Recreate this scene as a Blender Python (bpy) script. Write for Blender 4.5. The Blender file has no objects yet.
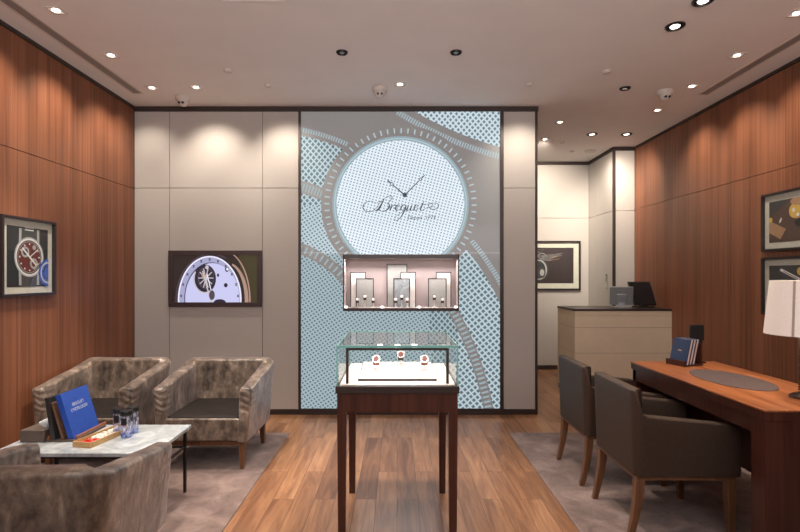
import bpy, bmesh, math, random
from mathutils import Vector, Matrix
random.seed(7)
sc = bpy.context.scene
COL = sc.collection
PI = math.pi
# ------------------------------------------------------------------ camera / world / exposure
F = 500.0; CX, CY = 397.0, 276.0; EYE = 1.35
cam_d = bpy.data.cameras.new('camera'); cam = bpy.data.objects.new('camera', cam_d); COL.objects.link(cam)
cam.location = (0, 0, EYE); cam.rotation_euler = (PI/2, 0, 0)
cam_d.sensor_width = 36; cam_d.lens = F/800*36
cam_d.shift_x = (400-CX)/800; cam_d.shift_y = (CY-266)/800
sc.camera = cam
w = bpy.data.worlds.new('world'); sc.world = w; w.use_nodes = True
w.node_tree.nodes['Background'].inputs[0].default_value = (1, .93, .90, 1)
w.node_tree.nodes['Background'].inputs[1].default_value = 0.26
sc.view_settings.view_transform = 'Standard'; sc.view_settings.look = 'None'
sc.view_settings.exposure = 0.12; sc.view_settings.gamma = 1.0; sc.view_settings.use_curve_mapping = False
sc.cycles.use_denoising = True
sc.cycles.max_bounces = 8; sc.cycles.transparent_max_bounces = 24; sc.cycles.sample_clamp_indirect = 4.0

LIGHTK = 1.0
def spot(loc, target, power, angle=60, blend=.6, col=(1, .80, .62), rad=.03):
    d = bpy.data.lights.new('spot', 'SPOT'); d.energy = power*LIGHTK; d.spot_size = math.radians(angle); d.spot_blend = blend
    d.color = col; d.shadow_soft_size = rad
    o = bpy.data.objects.new('spot', d); COL.objects.link(o); o.location = loc
    o.rotation_euler = (Vector(target)-Vector(loc)).to_track_quat('-Z', 'Y').to_euler(); return o
def area(loc, rot, sx, sy, power, col=(1, .85, .72)):
    d = bpy.data.lights.new('area', 'AREA'); d.shape = 'RECTANGLE'; d.size = sx; d.size_y = sy; d.energy = power*LIGHTK; d.color = col
    o = bpy.data.objects.new('area', d); COL.objects.link(o); o.location = loc; o.rotation_euler = rot; return o
def at(px, py, Y): return Vector(((px-CX)*Y/F, Y, EYE-(py-CY)*Y/F))
CEIL = 3.0
def ceil_at(px, py):
    Y = F*(CEIL-EYE)/(CY-py); return ((px-CX)*Y/F, Y)
YB = 4.874; K = YB/F                       # back wall plane
XL, XR = -2.56, 3.04; YD = 7.218; YS = 6.395; XS = 2.77
def bx_(px): return (px-CX)*K
def bz_(py): return EYE-(py-CY)*K

# ------------------------------------------------------------------ node helpers
class E:
    def __init__(s, nt, sock): s.nt, s.s = nt, sock
    def _m(s, op, b=None, c=None, rev=False):
        n = s.nt.nodes.new('ShaderNodeMath'); n.operation = op
        ins = [s, b] if not rev else [b, s]
        if c is not None: ins.append(c)
        for i, v in enumerate(ins):
            if v is None: continue
            if isinstance(v, E): s.nt.links.new(v.s, n.inputs[i])
            else: n.inputs[i].default_value = v
        return E(s.nt, n.outputs[0])
    def __add__(s, b): return s._m('ADD', b)
    __radd__ = __add__
    def __sub__(s, b): return s._m('SUBTRACT', b)
    def __rsub__(s, b): return s._m('SUBTRACT', b, rev=True)
    def __mul__(s, b): return s._m('MULTIPLY', b)
    __rmul__ = __mul__
    def __truediv__(s, b): return s._m('DIVIDE', b)
    def lt(s, b): return s._m('LESS_THAN', b)
    def gt(s, b): return s._m('GREATER_THAN', b)
    def sqrt(s): return s._m('SQRT')
    def frac(s): return s._m('FRACT')
    def abs(s): return s._m('ABSOLUTE')
    def max(s, b): return s._m('MAXIMUM', b)
    def min(s, b): return s._m('MINIMUM', b)
    def atan2(s, b): return s._m('ARCTAN2', b)
def new_mat(name):
    m = bpy.data.materials.new(name); m.use_nodes = True; nt = m.node_tree
    return m, nt, nt.nodes['Principled BSDF']
def c4(c): return (c[0], c[1], c[2], 1)
def tex_vec(nt, scale=(1, 1, 1), rot=(0, 0, 0)):
    tc = nt.nodes.new('ShaderNodeTexCoord'); mp = nt.nodes.new('ShaderNodeMapping')
    mp.inputs['Scale'].default_value = scale; mp.inputs['Rotation'].default_value = rot
    nt.links.new(tc.outputs['Object'], mp.inputs[0]); return mp.outputs[0]
def noise(nt, vec, scale=5, detail=4, rough=.5, dist=0):
    n = nt.nodes.new('ShaderNodeTexNoise'); n.inputs['Scale'].default_value = scale; n.inputs['Detail'].default_value = detail
    n.inputs['Roughness'].default_value = rough; n.inputs['Distortion'].default_value = dist
    nt.links.new(vec, n.inputs['Vector']); return n.outputs['Fac']
def ramp(nt, fac, stops):
    r = nt.nodes.new('ShaderNodeValToRGB'); nt.links.new(fac, r.inputs[0]); el = r.color_ramp.elements
    while len(el) < len(stops): el.new(.5)
    for e, (p, c) in zip(el, stops): e.position = p; e.color = c4(c)
    return r.outputs[0]
def bump(nt, bs, fac, strength=.2, dist=.01):
    b = nt.nodes.new('ShaderNodeBump'); b.inputs['Strength'].default_value = strength; b.inputs['Distance'].default_value = dist
    nt.links.new(fac, b.inputs['Height']); nt.links.new(b.outputs[0], bs.inputs['Normal'])
def plain(name, col, rough=.5, metal=0, spec=.5, var=.06, vs=30):
    m, nt, bs = new_mat(name)
    f = noise(nt, tex_vec(nt), vs, 3)
    nt.links.new(ramp(nt, f, [(.3, [c*(1-var) for c in col]), (.7, [min(1, c*(1+var)) for c in col])]), bs.inputs['Base Color'])
    bs.inputs['Roughness'].default_value = rough; bs.inputs['Metallic'].default_value = metal
    bs.inputs['Specular IOR Level'].default_value = spec
    return m
def emit(name, col, strength):
    m, nt, bs = new_mat(name)
    bs.inputs['Base Color'].default_value = c4(col); bs.inputs['Emission Color'].default_value = c4(col)
    bs.inputs['Emission Strength'].default_value = strength; return m
def wood(name, dark, light, grain=(60, 60, 1.2), rough=.4, spec=.4, broad=(7, 7, .15)):
    m, nt, bs = new_mat(name)
    f1 = noise(nt, tex_vec(nt, grain), 1, 5, .65, .3)
    f2 = noise(nt, tex_vec(nt, broad), 1, 2, .5)
    e = E(nt, f1)*.62 + E(nt, f2)*.38
    mid = [(a+b)/2 for a, b in zip(dark, light)]
    nt.links.new(ramp(nt, e.s, [(.36, dark), (.5, mid), (.64, light)]), bs.inputs['Base Color'])
    bs.inputs['Roughness'].default_value = rough; bs.inputs['Specular IOR Level'].default_value = spec
    bump(nt, bs, f1, .05, .002)
    return m
M = {}
M['ceiling'] = plain('ceiling_paint', (.81, .775, .76), .85, var=.02, vs=3)
M['ceiling_white'] = plain('ceiling_device_plastic', (.62, .56, .52), .5)
M['fabric_wall'] = plain('wall_linen', (.46, .43, .405), .8, spec=.2, var=.05, vs=160)
M['gap'] = plain('dark_bronze_trim', (.035, .022, .02), .45)
M['seam'] = plain('seam_shadow_gap', (.10, .08, .07), .6)
M['veneer'] = wood('veneer_panel', (.115, .040, .020), (.285, .112, .058), (55, 55, .6), .38, .35)
M['walnut'] = wood('dark_walnut', (.035, .011, .008), (.09, .030, .018), (45, 45, 1.5), .35)
M['desk_wood'] = wood('desk_top_veneer', (.17, .045, .014), (.56, .20, .075), (50, 1.6, 50), .28, .5, (8, .2, 8))
M['leg_wood'] = wood('chair_leg_walnut', (.10, .045, .022), (.20, .095, .045), (50, 50, 3), .35)
M['dark'] = plain('dark_bronze', (.045, .032, .03), .35, .3)
M['black'] = plain('black_plastic', (.012, .012, .013), .35)
M['blackmetal'] = plain('black_metal', (.03, .028, .028), .35, .7)
M['chrome'] = plain('brushed_steel', (.6, .58, .56), .25, 1)
M['white'] = plain('white_card', (.85, .80, .76), .6)
M['cream'] = plain('cream_lacquer', (.66, .55, .41), .5, spec=.3, var=.03, vs=8)
M['mat_board'] = plain('passe_partout', (.62, .60, .52), .8)
M['leather'] = plain('taupe_leather', (.048, .030, .022), .5, spec=.25, var=.12, vs=60)
M['leather_mat'] = plain('desk_mat_leather', (.115, .082, .078), .75, spec=.2, var=.25, vs=120)
M['blue_book'] = plain('blue_book_cloth', (.014, .07, .40), .5, var=.1)
M['navy'] = plain('navy_booklet_cover', (.010, .030, .085), .3)
M['pages'] = plain('book_pages', (.72, .66, .60), .8)
M['box_brown'] = plain('taupe_leatherette', (.10, .075, .062), .5)
M['tray_wood'] = wood('tray_oak', (.42, .24, .09), (.62, .40, .18), (6, 60, 60), .4)
M['red'] = plain('red_wrapper', (.65, .02, .015), .35)
M['ink'] = plain('logo_ink', (.03, .045, .10), .4)
M['greyboard'] = plain('grey_display_board', (.42, .42, .40), .6)
M['mauve'] = plain('niche_lining', (.50, .41, .40), .6, var=.06, vs=6)
M['lens'] = emit('lamp_lens', (1, .88, .75), 4)
M['lens_off'] = plain('unlit_lens', (.25, .27, .30), .15, .6)
M['led'] = emit('led_strip', (1, .95, .92), 5)
M['gold'] = plain('gold', (.7, .45, .18), .25, 1)

def mat_floor():
    m, nt, bs = new_mat('walnut_plank_floor')
    tc = nt.nodes.new('ShaderNodeTexCoord'); sp = nt.nodes.new('ShaderNodeSeparateXYZ'); cb = nt.nodes.new('ShaderNodeCombineXYZ')
    nt.links.new(tc.outputs['Object'], sp.inputs[0]); nt.links.new(sp.outputs[1], cb.inputs[0]); nt.links.new(sp.outputs[0], cb.inputs[1])
    br = nt.nodes.new('ShaderNodeTexBrick'); nt.links.new(cb.outputs[0], br.inputs['Vector'])
    br.offset = .37; br.offset_frequency = 2; br.inputs['Scale'].default_value = 1
    br.inputs['Brick Width'].default_value = 1.15; br.inputs['Row Height'].default_value = .125
    br.inputs['Mortar Size'].default_value = .0012; br.inputs['Mortar Smooth'].default_value = .1
    br.inputs['Color1'].default_value = (0, 0, 0, 1); br.inputs['Color2'].default_value = (1, 1, 1, 1); br.inputs['Mortar'].default_value = (.0, .0, .0, 1)
    v = nt.nodes.new('ShaderNodeVectorMath'); v.operation = 'MULTIPLY_ADD'
    nt.links.new(br.outputs['Color'], v.inputs[0]); v.inputs[1].default_value = (3.1, 7.3, 0)
    mp = nt.nodes.new('ShaderNodeMapping'); nt.links.new(tc.outputs['Object'], mp.inputs[0]); mp.inputs['Scale'].default_value = (16, 1.6, 1)
    nt.links.new(mp.outputs[0], v.inputs[2])
    n1 = noise(nt, v.outputs[0], 1, 6, .62, 1.2)
    mp2 = nt.nodes.new('ShaderNodeMapping'); nt.links.new(tc.outputs['Object'], mp2.inputs[0]); mp2.inputs['Scale'].default_value = (120, 3, 1)
    n2 = noise(nt, mp2.outputs[0], 1, 3, .6)
    e = E(nt, br.outputs['Color'])*.20 + E(nt, n1)*.65 + E(nt, n2)*.15
    col = ramp(nt, e.s, [(.26, (.08, .033, .017)), (.42, (.18, .082, .041)), (.58, (.31, .155, .078)), (.75, (.44, .245, .13))])
    mx = nt.nodes.new('ShaderNodeMix'); mx.data_type = 'RGBA'; nt.links.new(br.outputs['Fac'], mx.inputs['Factor'])
    nt.links.new(col, mx.inputs['A']); mx.inputs['B'].default_value = (.035, .018, .01, 1)
    nt.links.new(mx.outputs['Result'], bs.inputs['Base Color'])
    bs.inputs['Roughness'].default_value = .34; bs.inputs['Specular IOR Level'].default_value = .45
    bump(nt, bs, n2, .06, .002); return m
M['floor'] = mat_floor()
def mat_rug():
    m, nt, bs = new_mat('taupe_rug')
    f = noise(nt, tex_vec(nt), 5.5, 6, .68, .6); g = noise(nt, tex_vec(nt), 260, 2, .6)
    e = E(nt, f)*.8 + E(nt, g)*.2
    nt.links.new(ramp(nt, e.s, [(.36, (.10, .064, .054)), (.50, (.175, .118, .102)), (.66, (.28, .20, .175))]), bs.inputs['Base Color'])
    bs.inputs['Roughness'].default_value = .95; bs.inputs['Specular IOR Level'].default_value = .1
    bs.inputs['Sheen Weight'].default_value = .3; bump(nt, bs, g, .5, .004); return m
M['rug'] = mat_rug()
def mat_velvet():
    m, nt, bs = new_mat('crushed_velvet')
    f = noise(nt, tex_vec(nt, (1, 1, .7)), 9, 8, .62, .5); g = noise(nt, tex_vec(nt), 300, 2)
    f2 = noise(nt, tex_vec(nt, (1, 1, .6)), 26, 5, .6, .4)
    e = E(nt, f)*.58 + E(nt, f2)*.37 + E(nt, g)*.05
    nt.links.new(ramp(nt, e.s, [(.34, (.028, .020, .015)), (.43, (.085, .063, .049)), (.54, (.185, .140, .108)), (.68, (.40, .32, .255))]), bs.inputs['Base Color'])
    bs.inputs['Roughness'].default_value = .34; bs.inputs['Specular IOR Level'].default_value = .6; bs.inputs['Sheen Weight'].default_value = .35; bs.inputs['Sheen Roughness'].default_value = .35
    bs.inputs['Sheen Tint'].default_value = (.85, .78, .85, 1)
    tc = nt.nodes.new('ShaderNodeTexCoord'); sp = nt.nodes.new('ShaderNodeSeparateXYZ'); nt.links.new(tc.outputs['Object'], sp.inputs[0])
    y = E(nt, sp.outputs[1]); z = E(nt, sp.outputs[2]); x = E(nt, sp.outputs[0])
    wv = (z*150+x*60+E(nt, f)*9)._m('SINE'); mk = ((y+.20)*-14).max(0).min(1)*(z.gt(.40))
    hgt = E(nt, f) + wv*mk*.22
    bump(nt, bs, hgt.s, .45, .02); return m
M['velvet'] = mat_velvet()
M['velvet_dark'] = plain('velvet_seat', (.016, .012, .010), .7, var=.3, spec=.2, vs=14)
def mat_marble():
    m, nt, bs = new_mat('pale_marble')
    f = noise(nt, tex_vec(nt), 7, 7, .68, 1.6)
    nt.links.new(ramp(nt, f, [(.35, (.27, .30, .32)), (.5, (.38, .42, .44)), (.65, (.50, .54, .56))]), bs.inputs['Base Color'])
    bs.inputs['Roughness'].default_value = .22; return m
M['marble'] = mat_marble()
def mat_glass(name, tint=(1, 1, 1), refl=1.0, ior=1.45):
    m, nt, bs = new_mat(name); nt.nodes.remove(bs)
    out = nt.nodes['Material Output']; tr = nt.nodes.new('ShaderNodeBsdfTransparent'); gl = nt.nodes.new('ShaderNodeBsdfGlossy')
    tr.inputs[0].default_value = c4(tint); gl.inputs['Roughness'].default_value = .01
    fr = nt.nodes.new('ShaderNodeFresnel'); fr.inputs[0].default_value = ior; mx = nt.nodes.new('ShaderNodeMixShader')
    ge = nt.nodes.new('ShaderNodeNewGeometry'); e = E(nt, fr.outputs[0])*refl*(1-E(nt, ge.outputs['Backfacing']))
    nt.links.new(e.s, mx.inputs[0]); nt.links.new(tr.outputs[0], mx.inputs[1]); nt.links.new(gl.outputs[0], mx.inputs[2])
    nt.links.new(mx.outputs[0], out.inputs[0]); return m
M['glass'] = mat_glass('clear_glass', (.985, .995, .992))
M['glass_edge'] = plain('green_glass_edge', (.16, .42, .38), .15)
M['bottle_glass'] = mat_glass('bottle_glass', (.88, .91, .98), 1.3)
M['bottle_tint'] = mat_glass('bottle_base_glass', (.62, .70, .95), 1.3)
M['shade'] = None
def mat_shade():
    m, nt, bs = new_mat('linen_lampshade')
    f = noise(nt, tex_vec(nt, (1, 1, 1)), 220, 2)
    nt.links.new(ramp(nt, f, [(.3, (.62, .55, .50)), (.7, (.72, .65, .59))]), bs.inputs['Base Color'])
    bs.inputs['Roughness'].default_value = .9; bs.inputs['Emission Color'].default_value = (1, .80, .68, 1); bs.inputs['Emission Strength'].default_value = .22
    return m
M['shade'] = mat_shade()

def body(mname, col, k):
    m = M[mname]; nt = m.node_tree; out = nt.nodes['Material Output']; src = out.inputs[0].links[0].from_socket
    d = nt.nodes.new('ShaderNodeBsdfDiffuse'); d.inputs[0].default_value = c4(col)  # pale diffuse flecks mixed in for the bluish-white highlights on the bottle glass
    n = noise(nt, tex_vec(nt, (1, 1, .5)), 60, 3, .6); e = (E(nt, n)-.42)*k*6
    mx = nt.nodes.new('ShaderNodeMixShader'); nt.links.new(e.max(.04).min(.7).s, mx.inputs[0]); nt.links.new(src, mx.inputs[1]); nt.links.new(d.outputs[0], mx.inputs[2]); nt.links.new(mx.outputs[0], out.inputs[0])
body('bottle_glass', (.75, .78, .92), .5); body('bottle_tint', (.40, .48, .85), .6)
def mat_sign():
    """backlit dial print: lattices and arcs in the panel's own x / z coordinates"""
    m, nt, bs = new_mat('backlit_dial_print')
    tc = nt.nodes.new('ShaderNodeTexCoord'); sp = nt.nodes.new('ShaderNodeSeparateXYZ'); nt.links.new(tc.outputs['Object'], sp.inputs[0])
    X = E(nt, sp.outputs[0]); Z = E(nt, sp.outputs[2])
    u = X*(1/K) + CX; v = (EYE - Z)*(1/K) + CY
    def dist(cx, cy): a = u-cx; b = v-cy; return (a*a+b*b).sqrt()
    def ang(cx, cy): return (v-cy).atan2(u-cx)
    def lattice(a1, a2, s1, s2, wdt):
        r = None
        for a, s in ((a1, s1), (a2, s2)):
            t = (u*math.cos(math.radians(a)) + v*math.sin(math.radians(a)))*(1/s)
            l = ((t.frac()-.5).abs()*2).lt(wdt)
            r = l if r is None else r.max(l)
        return r
    def band(d, r0, r1): return d.gt(r0)*d.lt(r1)
    def ticks(a, n, duty): return ((a*(n/(2*PI))).frac()).lt(duty)
    d0 = dist(400.5, 204.3); a0 = ang(400.5, 204.3)
    dA = dist(258, 345); dB = dist(265, 412); dC = dist(597, -206); dD = dist(171, 468); dE = dist(262, 352)
    main = d0.lt(64); rim = band(d0, 64, 68.3); rimline = band(d0, 65.3, 66.4)
    outer = d0.gt(79.5)
    ring_t = band(d0, 71.2, 76.3)*ticks(a0, 68, .2)
    A = dA.lt(214)*outer*u.lt(401); Bm = dB.lt(259)*outer
    bands = band(dA, 158, 170)*u.lt(325)
    bandE = band(dE, 105, 116)*v.lt(300)*u.lt(350)
    bandD = band(dD, 318, 328)*v.gt(300)
    under = v.gt(253)
    tk = band(dA, 160, 168)*u.lt(325)*ticks(ang(258, 345), 330, .45)
    tk = tk.max(bandE*band(dE, 107, 114)*ticks(ang(262, 352), 118, .3))
    tk = tk.max(band(dD, 319.5, 326.5)*v.gt(300)*ticks(ang(171, 468), 420, .4))
    Cm = dC.lt(366); tk = tk*outer
    tooth = band(dA, 217.5, 222)*u.lt(349)*ticks(ang(258, 345), 520, .5)
    tooth = tooth.max(band(dC, 372.5, 378)*u.gt(396)*ticks(ang(597, -206), 880, .5))
    tooth = tooth.max(band(dB, 266, 271)*v.gt(240)*v.lt(300)*u.gt(465)*ticks(ang(265, 412), 600, .5))
    tooth = tooth*outer
    holes = (bands.max(bandE).max(bandD))
    patt = (A.max(Bm))*(1-holes)
    # lattices
    # the dial: fine pegs on white
    t1 = ((u*.97+v*.26)*(1/3.25)).frac(); t2 = ((v*.97-u*.26)*(1/2.9)).frac()
    peg = (t1.lt(.48))*(t2.lt(.52)); dial = 1-peg*.62
    leftlat = lattice(38, -44, 4.3, 4.3, .34)
    rightlat = lattice(52, -40, 4.6, 4.6, .36)
    lowlat = lattice(58, -36, 3.3, 3.3, .46)
    right_zone = u.gt(458)
    low = v.gt(206)*u.lt(430)
    lat = rightlat*right_zone + (1-right_zone)*(low*lowlat + (1-low)*leftlat)
    latv = (.10 + lat*.40)*(1-under*(1-right_zone)*.22)
    bri = main*dial*.74 + rim*.30 + rimline*.16 + patt*latv + Cm*outer*(.15 + lattice(45, -38, 4.2, 4.2, .40)*.45)
    bri = bri + ring_t*.45 + tk*.34*(outer) + tooth*.40*outer
    # light-blue shade, a little denser colour low in the panel
    anyp = (main.max(rim).max(patt).max(Cm*outer).max(ring_t).max(tk).max(tooth))
    cr = nt.nodes.new('ShaderNodeCombineColor'); 
    hot = (bri*1.15)
    nt.links.new((hot*hot*.34+hot*.53).s, cr.inputs[0]); nt.links.new((hot*.90).s, cr.inputs[1]); nt.links.new((hot*1.0).s, cr.inputs[2])
    joint = band(v, 252.4, 253.2)
    cr2 = nt.nodes.new('ShaderNodeMix'); cr2.data_type = 'RGBA'
    nt.links.new(anyp.s, cr2.inputs['Factor']); cr2.inputs['A'].default_value = (.245, .248, .25, 1); cr2.inputs['B'].default_value = (.10, .13, .14, 1)
    nt.links.new(cr2.outputs['Result'], bs.inputs['Base Color'])
    em = nt.nodes.new('ShaderNodeVectorMath'); em.operation = 'ADD'
    nt.links.new(cr.outputs[0], em.inputs[0]); jv = nt.nodes.new('ShaderNodeCombineXYZ')
    for i in range(3): nt.links.new((joint*.12+(1-anyp)*.10+.01).s, jv.inputs[i])
    nt.links.new(jv.outputs[0], em.inputs[1]); nt.links.new(em.outputs[0], bs.inputs['Emission Color'])
    bs.inputs['Emission Strength'].default_value = 1.0
    bs.inputs['Roughness'].default_value = .08; bs.inputs['Specular IOR Level'].default_value = .06
    return m
M['sign'] = mat_sign()

# ------------------------------------------------------------------ mesh helpers
def tag(o, label=None, cat=None, group=None, kind=None):
    if label: o['label'] = label
    if cat: o['category'] = cat
    if group: o['group'] = group
    if kind: o['kind'] = kind
    return o
def empty(name, loc=(0, 0, 0), rz=0):
    o = bpy.data.objects.new(name, None); COL.objects.link(o); o.location = loc; o.rotation_euler = (0, 0, rz)
    o.empty_display_size = .1; return o
class MB:
    def __init__(s, off=(0, 0, 0)): s.bm = bmesh.new(); s.off = Vector(off); s.mi = 0
    def _v(s, p): return s.bm.verts.new(Vector(p)-s.off)
    def _f(s, vs):
        try: f = s.bm.faces.new(vs); f.material_index = s.mi; return f
        except ValueError: return None
    def box(s, x0, x1, y0, y1, z0, z1):
        v = [s._v((x, y, z)) for z in (z0, z1) for y in (y0, y1) for x in (x0, x1)]
        for f in ((0, 2, 3, 1), (4, 5, 7, 6), (0, 1, 5, 4), (2, 6, 7, 3), (0, 4, 6, 2), (1, 3, 7, 5)): s._f([v[i] for i in f])
        return s
    def hexa(s, b, t):       # four bottom, four top points (same winding)
        vb = [s._v(p) for p in b]; vt = [s._v(p) for p in t]
        s._f(vb[::-1]); s._f(vt)
        for i in range(len(b)): j = (i+1) % len(b); s._f([vb[i], vb[j], vt[j], vt[i]])
        return s
    def rings(s, rings, cap=True, close=False):
        R = [[s._v(p) for p in r] for r in rings]
        n = len(R[0]); L = len(R)
        for i in range(L if close else L-1):
            a, b = R[i], R[(i+1) % L]
            for j in range(n): k = (j+1) % n; s._f([a[j], a[k], b[k], b[j]])
        if cap and not close: s._f(R[0][::-1]); s._f(R[-1])
        return s
    def lathe(s, c, prof, seg=24, cap=True):
        return s.rings([[(c[0]+r*math.cos(2*PI*i/seg), c[1]+r*math.sin(2*PI*i/seg), c[2]+z) for i in range(seg)] for r, z in prof], cap)
    def tube(s, pts, r, seg=8, r2=None, close=False):
        pts = [Vector(p) for p in pts]; out = []; n = len(pts); up = None
        for i, p in enumerate(pts):
            if close: t = (pts[(i+1) % n]-pts[i-1])
            else: t = (pts[min(i+1, n-1)]-pts[max(i-1, 0)])
            t.normalize()
            if up is None:
                up = Vector((0, 0, 1)) if abs(t.z) < .9 else Vector((1, 0, 0))
            side = t.cross(up).normalized(); up = side.cross(t).normalized()
            rr = r if r2 is None else r+(r2-r)*i/(n-1)
            out.append([tuple(p+side*math.cos(2*PI*k/seg)*rr+up*math.sin(2*PI*k/seg)*rr) for k in range(seg)])
        return s.rings(out, True, close)
    def build(s, name, mat, parent=None, smooth=False, bevel=0, bseg=2, sub=0):
        bmesh.ops.recalc_face_normals(s.bm, faces=s.bm.faces)
        me = bpy.data.meshes.new(name); s.bm.to_mesh(me); s.bm.free()
        for m_ in (mat if isinstance(mat, (list, tuple)) else [mat]): me.materials.append(m_)
        if smooth:
            for p in me.polygons: p.use_smooth = True
        o = bpy.data.objects.new(name, me); COL.objects.link(o)
        if parent: o.parent = parent
        else: o.location = s.off
        if bevel:
            b = o.modifiers.new('bevel', 'BEVEL'); b.width = bevel; b.segments = bseg; b.limit_method = 'ANGLE'; b.angle_limit = math.radians(40)
            if smooth is None or True:
                for p in me.polygons: p.use_smooth = True
                me.set_sharp_from_angle(angle=math.radians(35))
        if smooth and not bevel: me.set_sharp_from_angle(angle=math.radians(50))
        if sub:
            b = o.modifiers.new('sub', 'SUBSURF'); b.levels = sub; b.render_levels = sub
        return o
def struct(o): o['kind'] = 'structure'; return o
def copy_tree(o, parent=None):
    c = o.copy(); COL.objects.link(c)
    if parent: c.parent = parent
    for ch in list(o.children): copy_tree(ch, c)
    return c
def cat_rom(pts, n=6):
    P = [Vector((p[0], p[1], p[2] if len(p) > 2 else 0)) for p in pts]; out = []
    for i in range(len(P)-1):
        a, b, c, d = P[max(i-1, 0)], P[i], P[i+1], P[min(i+2, len(P)-1)]
        for k in range(n):
            t = k/n
            out.append(.5*((2*b)+(c-a)*t+(2*a-5*b+4*c-d)*t*t+(3*b-a-3*c+d)*t**3))
    out.append(P[-1]); return out

# ------------------------------------------------------------------ lights of the room
WARM = (1, .87, .72)
def wall_spot(x, y, tx, ty, tz, p, ang=62): spot((x, y, 2.97), (tx, ty, 2.25), p, 88, 1.0, WARM)
WS = 44
# wall washers, left and right veneer walls, and back wall
for y in (4.35, 3.73, 3.10, 2.4): wall_spot(-2.13, y, -2.56, y, 1.35, WS, 66)
for y in (4.97, 4.34, 3.73, 3.14, 2.5): wall_spot(2.56, y, 3.04, y, 1.35, WS*.8, 66)
wall_spot(-1.76, 4.40, -1.76, 4.87, 1.5, WS*.95); wall_spot(-1.12, 4.40, -1.05, 4.87, 1.5, WS*.95); wall_spot(-2.40, 4.45, -2.40, 4.87, 1.6, WS*.4)
wall_spot(1.16, 4.40, 1.2, 4.87, 1.5, WS*.9)
wall_spot(1.78, 6.02, 2.0, 7.2, 1.7, WS*4.0, 70); wall_spot(2.4, 6.05, 2.77, 6.6, 1.8, WS*1.5, 70)
wall_spot(2.4, 5.6, 2.9, 6.39, 1.6, WS*2.0, 70); wall_spot(1.74, 5.37, 1.9, 5.6, 0, WS*1.5, 80)
# ceiling downlights on the furniture
spot((-.42, 2.80, 2.97), (-.34, 2.85, 0), 130, 62, .5, (1, .88, .76), .015)
spot((.42, 2.80, 2.97), (.30, 2.85, 0), 130, 62, .5, (1, .88, .76), .015)
spot((-.41, 3.66, 2.97), (-.10, 2.75, .9), 45, 62, .5, (1, .88, .76))
spot((.43, 3.66, 2.97), (.12, 2.75, .9), 45, 62, .5, (1, .88, .76))
spot((1.83, 3.30, 2.97), (1.9, 2.95, .7), 105, 56, .6, WARM)
spot((1.83, 2.99, 2.97), (2.0, 2.5, .7), 62, 56, .6, WARM)
spot((-1.35, 3.62, 2.97), (-1.6, 3.55, .3), 190, 62, .6, (1, .88, .76))
spot((-2.0, 3.0, 2.97), (-1.95, 3.3, .4), 150, 66, .6, (1, .88, .76))
spot((-1.5, 1.2, 2.97), (-1.6, 2.6, .4), 60, 70, .6, (1, .86, .74))
spot((0, 1.3, 2.97), (0, 2.6, .2), 14, 90, .7, (1, .88, .76))
spot((-.9, 2.2, 2.97), (-.7, 2.8, 0), 26, 80, .8, (1, .88, .76))
spot((.8, 2.2, 2.97), (.7, 2.9, 0), 26, 80, .8, (1, .88, .76))
spot((1.7, 5.0, 2.97), (1.6, 4.9, 0), 20, 90, .8, (1, .88, .76))
area((0.2, -.9, 2.1), (math.radians(150), 0, 0), 4.2, 1.4, 145, (1, .94, .92))  # added unseen fill panel behind the camera, aimed up to brighten the ceiling

# ------------------------------------------------------------------ room shell
YF = -1.6
struct(MB().box(-2.75, 3.3, YF, 7.5, -.12, 0).build('floor', M['floor']))
struct(MB().box(-2.75, 3.3, YF, 7.5, CEIL, CEIL+.12).build('ceiling', M['ceiling']))
g = .005
def tiles_x(mb, y0, y1, xs, zs):
    for i in range(len(xs)-1):
        for j in range(len(zs)-1): mb.box(xs[i]+g/2, xs[i+1]-g/2, y0, y1, zs[j]+g/2, zs[j+1]-g/2)
def tiles_y(mb, x0, x1, ys, zs):
    for i in range(len(ys)-1):
        for j in range(len(zs)-1): mb.box(x0, x1, ys[i]+g/2, ys[i+1]-g/2, zs[j]+g/2, zs[j+1]-g/2)
ZJ = bz_(188); ZT = 2.955; ZB = .05
# back wall: linen tiles left and right of the lit panel, on a dark core
XP0, XP1 = bx_(298.5), bx_(503.5); XC = bx_(537.5)
mb = MB(); tiles_x(mb, YB, YB+.03, [XL+.0, bx_(169.5), bx_(262.5), XP0], [ZB, ZJ, ZT]); tiles_x(mb, YB, YB+.03, [XP1, bx_(535.3)], [ZB, ZJ, ZT])
mb.mi = 1
mb.box(XL-.1, XP0, YB+.03, YB+.16, 0, 3.0); mb.box(XP1, XC, YB+.03, YB+.16, 0, 3.0); mb.box(XP0, XP1, YB+.30, YB+.36, 0, 3.0)
mb.box(XC-.12, XC-.03, YB+.16, YD, 0, 3.0)
mb.mi = 0; mb.box(XC-.03, XC-.004, YB+.17, YD, .05, ZT)
struct(mb.build('wall_back', [M['fabric_wall'], M['gap']]))
struct(MB().box(bx_(535.3), XC, YB-.006, YB+.16, 0, CEIL).build('trim_1', M['gap']))
# veneer walls with a joint at 2.2 m
ysl = [YF, .05, 1.25, 2.45, 3.65, YB]
mb = MB(); tiles_y(mb, XL-.03, XL, [YF, YB], [ZB-.04, 2.2, ZT+.02]); mb.mi = 1; mb.box(XL-.12, XL-.03, YF, YB+.1, 0, 3.0)
struct(mb.build('wall_left', [M['veneer'], M['gap']]))
mb = MB(); tiles_y(mb, XR, XR+.03, [YF, YS], [ZB-.04, 2.2, ZT+.02]); mb.mi = 1; mb.box(XR+.03, XR+.12, YF, YS+.1, 0, 3.0)
struct(mb.build('wall_right', [M['veneer'], M['gap']]))
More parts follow.
